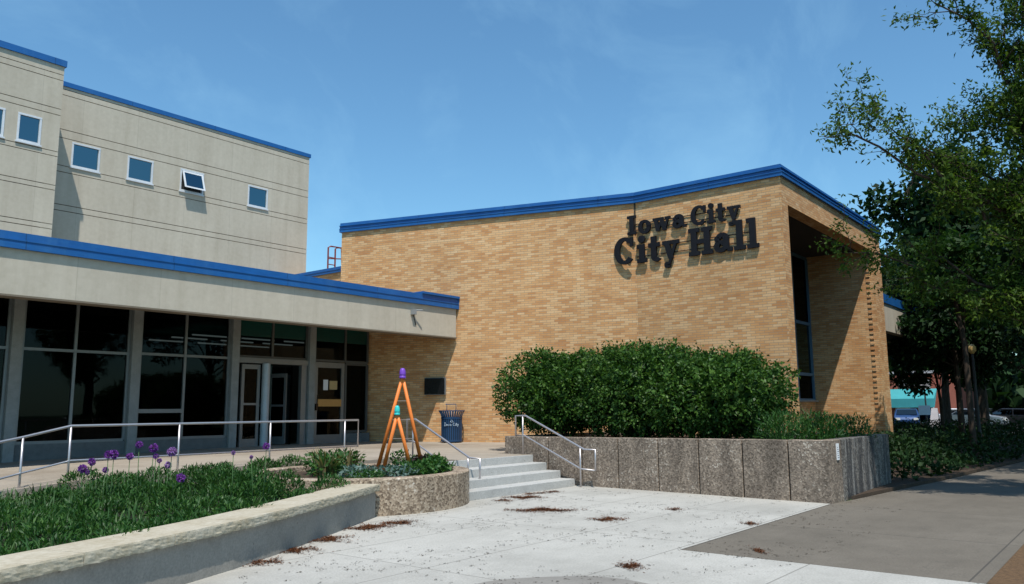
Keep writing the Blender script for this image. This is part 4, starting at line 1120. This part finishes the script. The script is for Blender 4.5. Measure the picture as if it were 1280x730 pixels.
# ------------------------------------------------------------------ trees
def limb(m, a, b, r0, r1, n=6, wob=.06, sides=6, sag=0.):
    a, b = Vector(a), Vector(b); L = (b-a).length; pts = []; rs = []
    for i in range(n+1):
        t = i/n; p = a.lerp(b, t)
        if 0 < i < n: p += Vector(rng.normal(0, wob*L*.18, 3))
        p.z += sag*L*math.sin(t*math.pi); pts.append(p); rs.append(r0+(r1-r0)*t)
    m.tube(pts, rs, sides); return pts
def tree(name, label, base, zc, r, n_clump, per, leaf, tr, mat, group, cz=.55, clump=.28):
    root = thing(name, base, label, 'tree', group)
    b = np.array(base, float); c = b+np.array([0, 0, zc]); r = np.array(r, float)
    m = MB(); fork = Vector(base)+Vector((0, 0, max(zc-r[2]*.9, zc*.25)))
    top = Vector(c)+Vector((rng.normal(0, .2), rng.normal(0, .2), r[2]*.55))
    m.tube([Vector(base)-Vector((0, 0, .15)), Vector(base)+Vector((0, 0, .25)), fork, (fork+top)/2+Vector((rng.normal(0, .15), rng.normal(0, .15), 0)), top], [tr*1.5, tr, tr*.82, tr*.5, tr*.12], 10)
    dd = unit(rng.normal(size=(n_clump, 3))); dd[:, 2] = np.where(dd[:, 2] < -.6, -dd[:, 2]*.5, dd[:, 2])
    rad = rng.uniform(.30, 1., n_clump)**.55
    cc = c+dd*rad[:, None]*r*rng.uniform(.82, 1.08, (n_clump, 1))
    P = []; O = []
    for q_, ct in enumerate(cc):
        if q_ % 2 == 0:
            s0 = fork.lerp(top, rng.uniform(.05, .8)); limb(m, s0, ct, tr*.26, tr*.04, 4, .12, 5, .06)
        cr = clump*r.mean()*rng.uniform(.6, 1.25)
        pts = rng.normal(size=(per, 3)); pts = unit(pts)*(rng.uniform(.1, 1, (per, 1))**.5)*cr*np.array([1.15, 1.15, .72])
        P.append(ct+pts); O.append(unit(pts))
    P = np.concatenate(P); O = np.concatenate(O)
    m.build('trunk', 'bark', root, smooth=True)
    v, q = leaves(P, leaf, leaf*.6, O*.5, .4); fast_mesh('crown', v, q, mat, root)
    return root
TG = 'trees along the right side'
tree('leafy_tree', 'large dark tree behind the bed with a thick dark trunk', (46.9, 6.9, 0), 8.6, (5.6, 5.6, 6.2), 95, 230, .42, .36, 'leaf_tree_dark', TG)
tree('leafy_tree', 'slim young tree with brown trunk just right of the brick hall', (27.6, 4.35, .05), 5.6, (1.35, 1.35, 2.4), 26, 150, .20, .10, 'leaf_tree_mid', TG, clump=.34)
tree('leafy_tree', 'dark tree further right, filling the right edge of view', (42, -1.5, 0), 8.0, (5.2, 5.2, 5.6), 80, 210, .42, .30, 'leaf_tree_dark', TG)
tree('leafy_tree', 'mid green tree beyond the cream side canopy', (58, 17.5, 0), 7.5, (5.5, 5.0, 5.4), 70, 170, .5, .3, 'leaf_tree_mid', TG)
tree('leafy_tree', 'distant tree behind the parked cars', (84, 8, 0), 7.5, (7, 7, 5.6), 60, 150, .6, .35, 'leaf_tree_dark', TG)
tree('leafy_tree', 'distant tree behind the teal awning shop', (90, 24, 0), 8.5, (8, 8, 6.4), 70, 150, .6, .35, 'leaf_tree_mid', TG)
tree('leafy_tree', 'tall tree rising at the upper right corner', (33, -2.0, 0), 9.5, (4.6, 4.6, 5.5), 70, 190, .34, .26, 'leaf_tree_dark', TG)

tree('leafy_tree', 'dark street tree by the right edge, added to shade the planting bed', (24.5, -.6, 0), 6.6, (3.7, 3.7, 4.0), 70, 210, .22, .17, 'leaf_tree_dark', TG)  # mostly out of view, added so its shade falls on the bed
tree('leafy_tree', 'low dark tree hanging over the bed in front of the parked cars', (38.2, 6.4, .05), 5.2, (2.5, 2.5, 3.5), 60, 190, .26, .15, 'leaf_tree_dark', TG)
tree('leafy_tree', 'broad dark tree left of the thick trunk, behind the cream canopy', (52, 9.4, 0), 7.0, (4.6, 4.6, 5.0), 75, 200, .42, .26, 'leaf_tree_dark', TG)
tree('leafy_tree', 'dark tree leaning over the far sidewalk at the right edge', (31, .3, 0), 6.4, (4.4, 4.4, 4.5), 80, 210, .26, .18, 'leaf_tree_dark', TG)
tree('leafy_tree', 'small low dark tree hiding the red shop wall beside the slim brown trunk', (40.3, 7.5, .05), 3.4, (2.2, 2.2, 1.9), 46, 170, .22, .09, 'leaf_tree_dark', TG)
pts = []
for k in range(170):
    a = R(rng.uniform(-28, 62)); dd_ = rng.uniform(105, 150); cx_, cy_ = dd_*math.cos(a), dd_*math.sin(a); hh_ = rng.uniform(5, 9.5)
    p_ = unit(rng.normal(size=(260, 3)))*rng.uniform(.4, 1, (260, 1))*np.array([7, 7, hh_*.52])+np.array([cx_, cy_, hh_*.5]); pts.append(p_)
pts = np.concatenate(pts); pts[:, 2] = np.abs(pts[:, 2])
v, q = leaves(pts, 2.0, 1.3, None, .3); o = fast_mesh('distant_treeline', v, q, 'leaf_tree_dark'); tag(o, 'far band of dark trees along the horizon', 'trees', kind='stuff')

# near tree with spreading, half-leafed branches
nt = thing('honey_locust_tree', (17.7, .1, 0), 'near tree whose thin half-leafed branches reach across the sky at upper right', 'tree', TG)
m = MB()
m.tube([(17.7, .1, -.1), (17.7, .1, .3), (17.66, .12, 1.8), (17.6, .2, 3.0), (17.7, .1, 5.2), (17.9, 0, 7.5), (18.0, -.1, 10.0)], [.30, .22, .19, .17, .13, .09, .03], 10)
P = []; 
def twig_branch(a, b, r0, subs, leafy, sub_len=1.1, depth=1):
    pts = limb(m, a, b, r0, r0*.22, 8, .16, 6, .05)
    ax = (Vector(b)-Vector(a)).normalized()
    for k in range(subs):
        t = rng.uniform(.22, 1.); i = min(int(t*8), 7); s = pts[i].lerp(pts[i+1], t*8-i)
        dv = (ax*rng.uniform(.3, .9)+Vector(rng.normal(0, .55, 3))+Vector((0, 0, .12))).normalized()*sub_len*rng.uniform(.45, 1.15)
        e = s+dv; pp = limb(m, s, e, r0*.30*(1.15-t*.6), .004, 5, .22, 5)
        n_l = 0
        for j in range(1, 6):
            if rng.uniform() < leafy:
                kk = int(rng.integers(9, 24)); cpt = np.array(pp[j]); P.append(cpt+rng.normal(0, .085, (kk, 3)))
        for _ in range(3):
            i2 = int(rng.integers(1, 5)); e2 = pp[i2]+(dv.normalized()*.5+Vector(rng.normal(0, .6, 3))).normalized()*rng.uniform(.2, .5)*sub_len*.75
            p2 = limb(m, pp[i2], e2, .007, .003, 3, .2, 4)
            for j in range(1, 4):
                if rng.uniform() < leafy:
                    kk = int(rng.integers(8, 20)); P.append(np.array(p2[j])+rng.normal(0, .075, (kk, 3)))
for a, b, r0, subs, leafy, sl in (
    ((17.62, .2, 3.3), (14.25, 3.85, 6.45), .062, 24, .34, .85),
    ((15.9, 2.0, 4.75), (14.5, 3.35, 6.75), .03, 12, .45, .9),
    ((17.6, .15, 2.9), (15.35, 4.25, 4.45), .045, 18, .42, .9),
    ((17.5, .3, 3.0), (15.95, 3.75, 3.95), .04, 16, .50, .8),
    ((17.66, .1, 5.0), (14.9, 2.35, 8.6), .055, 26, .55, 1.1),
    ((17.8, .05, 6.0), (15.4, 1.7, 9.4), .05, 26, .65, 1.1),
    ((17.62, .2, 4.0), (14.85, 2.95, 6.2), .05, 24, .60, 1.0),
    ((17.6, .2, 3.6), (15.5, 2.2, 5.2), .05, 26, .75, 1.0),
    ((17.7, .1, 4.2), (15.9, 1.4, 6.6), .05, 28, .75, 1.1),
    ((17.7, .1, 5.4), (16.2, 1.2, 7.8), .05, 26, .75, 1.1),
    ((17.6, .2, 2.8), (16.2, 2.0, 3.6), .045, 26, .80, .9),
    ((17.7, .1, 3.2), (16.6, .9, 4.2), .045, 24, .80, 1.0),
    ((17.7, .1, 4.6), (19.4, -1.3, 6.6), .05, 20, .7, 1.2), ((17.8, 0, 5.6), (18.6, 2.2, 7.6), .05, 20, .7, 1.1),
    ((17.8, 0, 6.4), (16.3, -1.2, 8.4), .05, 20, .7, 1.1), ((17.7, .1, 4.0), (19.6, 1.6, 5.4), .05, 22, .7, 1.1)):
    twig_branch(a, b, r0, subs, leafy, sl)
for k in range(9):  # extra leafy branches out of view, added to deepen the shade below
    b_ = (rng.uniform(15.8, 19.2), rng.uniform(-2.0, .5), rng.uniform(4.2, 7.4))
    twig_branch((17.7, .1, max(3.0, b_[2]-2.0)), b_, .045, 24, .85, 1.1)
m.build('trunk', 'bark', nt, smooth=True)
P = np.concatenate(P); v, q = leaves(P, .10, .042, None, .5); fast_mesh('crown', v, q, 'leaf_tree_near', nt)

# ------------------------------------------------------------------ far street: shop, cars, signs, lamp
sh = thing('corner_shop', (76, 16, 0), 'distant red brick shop with teal awning at the far end of the sidewalk', 'shop')
def zface(m, x, y0, y1, z0, z1, t=.1): m.box(x, y0, z0, x+t, y1, z1)
m = MB(); m.box(72, 13.2, -.1, 86, 26, 4.3); m.build('wall', 'red_brick_far', sh)
m = MB(); m.add([(71.95, 13.6, 3.05), (71.95, 25, 3.05), (70.6, 25, 2.25), (70.6, 13.6, 2.25), (71.95, 13.6, 2.95), (71.95, 25, 2.95), (70.6, 25, 1.55), (70.6, 13.6, 1.55)],
    [(0, 1, 2, 3), (3, 2, 6, 7), (0, 3, 7, 4), (1, 5, 6, 2), (4, 7, 6, 5)]); m.build('awning', 'teal_awning', sh)
for y0 in (13.9, 15.6, 18.0):
    m = MB(); zface(m, 71.93, y0, y0+1.2, .3, 2.2, .06); w_ = m.build('window', 'white_aluminium', sh)
    m = MB(); zface(m, 71.90, y0+.1, y0+1.1, .4, 2.1, .025); m.build('pane', 'glass_car', w_)
m = MB(); zface(m, 71.9, 14.0, 16.4, 3.25, 3.85, .08); m.build('shop_sign', 'shop_white', sh)
m = MB(); zface(m, 71.95, 13.2, 26, 4.3, 4.5, .3); m.build('parapet', 'shop_white', sh)

def make_car(mat, label, loc, rot):
    root = thing('parked_car', (0, 0, 0), label, 'car', 'cars parked beyond the bed')
    prof = [(-2.15, .35), (-2.2, .62), (-2.05, .86), (-1.35, .98), (-.75, 1.42), (.75, 1.46), (1.5, 1.05), (2.15, .98), (2.25, .6), (2.2, .35)]
    m = MB(); V = []; n = len(prof)
    for y, s_ in ((-.86, 1), (-.80, 1.0), (.80, 1.0), (.86, 1)):
        for x, z in prof: V.append((x, y*(.84 if z > 1.1 else 1), z if abs(y) < .85 else .35+(z-.35)*.985))
    F_ = [tuple(range(n)), tuple(range(3*n, 4*n))[::-1]]
    for k in range(3):
        for i in range(n): F_.append((k*n+i, (k+1)*n+i, (k+1)*n+(i+1) % n, k*n+(i+1) % n))
    m.add(V, F_); m.build('body', mat, root, bevel=.05)
    m = MB()
    for s_ in (-1, 1):
        y = s_*.80
        m.add([(-1.15, y, 1.02), (-.72, y*.93, 1.36), (.0, y*.93, 1.38), (.0, y, 1.02)], [(0, 1, 2, 3)]); m.add([(.08, y, 1.02), (.08, y*.93, 1.38), (.74, y*.93, 1.38), (1.38, y, 1.04)], [(0, 1, 2, 3)])
    m.add([(-1.36, -.66, 1.01), (-.78, -.6, 1.40), (-.78, .6, 1.40), (-1.36, .66, 1.01)], [(0, 1, 2, 3)])
    m.add([(.79, -.6, 1.44), (1.48, -.66, 1.08), (1.48, .66, 1.08), (.79, .6, 1.44)], [(0, 1, 2, 3)])
    for i, p in enumerate(m.v): m.v[i] = (p[0]*1.004, p[1]*1.11, p[2]+.014)
    m.build('window', 'glass_car', root)
    for x in (-1.38, 1.38):
        for y in (-.8, .8):
            m = MB(); m.tube([(x, y-.1, .33), (x, y+.1, .33)], .33, 18); w_ = m.build('wheel', 'tyre', root)
            m = MB(); m.tube([(x, y-.115, .33), (x, y+.115, .33)], .19, 12); m.build('rim', 'rim_metal', w_)
    for y in (-.62, .62):
        m = MB(); m.box(-2.24, y-.16, .62, -2.12, y+.16, .78); m.build('headlight', 'lamp_lens', root)
    root.location = loc; root.rotation_euler = (0, 0, rot); return root
make_car('car_blue', 'blue parked car in front of the teal awning shop', (68.5, 15.2, 0), R(12))
make_car('car_white', 'white parked car between the two tree trunks', (70, 11.6, 0), R(100))
make_car('car_silver', 'silver parked car just left of the thick dark trunk', (66, 10.0, 0), R(70))
make_car('car_black', 'black parked car right of the thick dark trunk', (66, 7.6, 0), R(85))
make_car('car_silver', 'silver parked car at the far right behind the black one', (74, 6.9, 0), R(95))
ss = thing('street_sign', (66.5, 13.4, 0), 'white sign on a dark post in front of the distant shop', 'sign')
m = MB(); m.tube([(66.5, 13.4, 0), (66.5, 13.4, 3.6)], .06, 8); m.build('post', 'post_dark', ss)
m = MB(); m.box(66.42, 13.0, 2.9, 66.46, 13.8, 3.65); m.build('sign_panel', 'shop_white', ss)
m = MB(); m.box(66.40, 13.1, 1.0, 66.44, 13.9, 1.7); m.build('lower_panel', 'post_blue', ss)
sb = thing('sandwich_board', (67.3, 13.0, 0), 'white folding board on the ground near the distant shop', 'sign')
for s_ in (-1, 1):
    m = MB(); m.add([(67.3+s_*.45, 12.65, 0), (67.3+s_*.45, 13.35, 0), (67.3+s_*.03, 13.2, 1.5), (67.3+s_*.03, 12.8, 1.5), (67.3+s_*.41, 12.65, 0), (67.3+s_*.41, 13.35, 0), (67.3, 13.2, 1.46), (67.3, 12.8, 1.46)],
          [(0, 1, 2, 3), (7, 6, 5, 4), (0, 4, 5, 1), (1, 5, 6, 2), (2, 6, 7, 3), (3, 7, 4, 0)]); m.build('panel', 'shop_white', sb)
lp = thing('street_lamp', (33.1, 5.0, 0), 'street lamp with amber globe in front of the dark tree', 'lamp')
m = MB(); m.tube([(33.1, 5.0, 0), (33.1, 5.0, 3.5)], [.07, .045], 10); m.build('post', 'post_dark', lp)
m = MB(); m.lathe(33.1, 5.0, [(.001, 3.47), (.06, 3.5), (.13, 3.6), (.12, 3.75), (.05, 3.83), (.001, 3.84)], 16); m.build('globe', 'amber_globe', lp, smooth=True)

# ------------------------------------------------------------------ sky, sun, camera
SUN = Vector((-.92, -1.0, 2.72)).normalized()
elev = math.asin(SUN.z)
w = bpy.data.worlds.new('World'); scene.world = w; w.use_nodes = True
nt_ = w.node_tree; nt_.nodes.clear()
out = nt_.nodes.new('ShaderNodeOutputWorld'); bg = nt_.nodes.new('ShaderNodeBackground'); sky = nt_.nodes.new('ShaderNodeTexSky')
sky.sky_type = 'NISHITA'; sky.sun_disc = False; sky.sun_elevation = elev; sky.sun_rotation = math.atan2(SUN.x, SUN.y)
sky.air_density = 1.15; sky.dust_density = .5; sky.ozone_density = .7; sky.altitude = 200
# thin high cirrus streaks
tc = nt_.nodes.new('ShaderNodeTexCoord'); mp = nt_.nodes.new('ShaderNodeMapping'); mp.inputs['Scale'].default_value = (1.2, 3.2, 2.4); mp.inputs['Rotation'].default_value = (0, 0, R(35))
nz = nt_.nodes.new('ShaderNodeTexNoise'); nz.inputs['Scale'].default_value = 2.1; nz.inputs['Detail'].default_value = 7; nz.inputs['Roughness'].default_value = .62; nz.inputs['Distortion'].default_value = .6
rp = nt_.nodes.new('ShaderNodeValToRGB'); rp.color_ramp.elements[0].position = .46; rp.color_ramp.elements[1].position = .80
rp.color_ramp.elements[0].color = (0, 0, 0, 1); rp.color_ramp.elements[1].color = (.17, .17, .17, 1)
mx_ = nt_.nodes.new('ShaderNodeMix'); mx_.data_type = 'RGBA'; mx_.inputs[7].default_value = (6.5, 7.2, 7.8, 1)
L = nt_.links.new
gn = nt_.nodes.new('ShaderNodeMix'); gn.data_type = 'RGBA'; gn.blend_type = 'MULTIPLY'; gn.inputs[0].default_value = 1; gn.inputs[7].default_value = (.73, 1.12, 1.27, 1)
L(tc.outputs['Generated'], mp.inputs[0]); L(mp.outputs[0], nz.inputs['Vector']); L(nz.outputs['Fac'], rp.inputs[0]); L(rp.outputs[0], mx_.inputs[0]); L(sky.outputs[0], mx_.inputs[6]); L(mx_.outputs[2], gn.inputs[6]); L(gn.outputs[2], bg.inputs[0])
bg.inputs[1].default_value = .128; L(bg.outputs[0], out.inputs[0])
sd = bpy.data.lights.new('sun', 'SUN'); sd.energy = 5.0; sd.angle = R(.53); sd.color = (1., .95, .875)
so = bpy.data.objects.new('sun', sd); COL.objects.link(so); so.rotation_euler = SUN.to_track_quat('Z', 'Y').to_euler()

cd = bpy.data.cameras.new('camera'); cd.sensor_width = 36; cd.lens = 1000/1280*36; cd.clip_start = .05; cd.clip_end = 3000
co = bpy.data.objects.new('camera', cd); COL.objects.link(co)
M = Matrix(((.62272, -.10956, -.77474, 0), (-.78242, -.09604, -.61531, 0), (-.00699, .98933, -.14553, 1.6), (0, 0, 0, 1)))
co.matrix_world = M; scene.camera = co
scene.view_settings.view_transform = 'Standard'; scene.view_settings.look = 'None'; scene.view_settings.exposure = 0.0; scene.view_settings.gamma = 1
scene.render.engine = 'CYCLES'; scene.cycles.max_bounces = 8; scene.cycles.transparent_max_bounces = 16
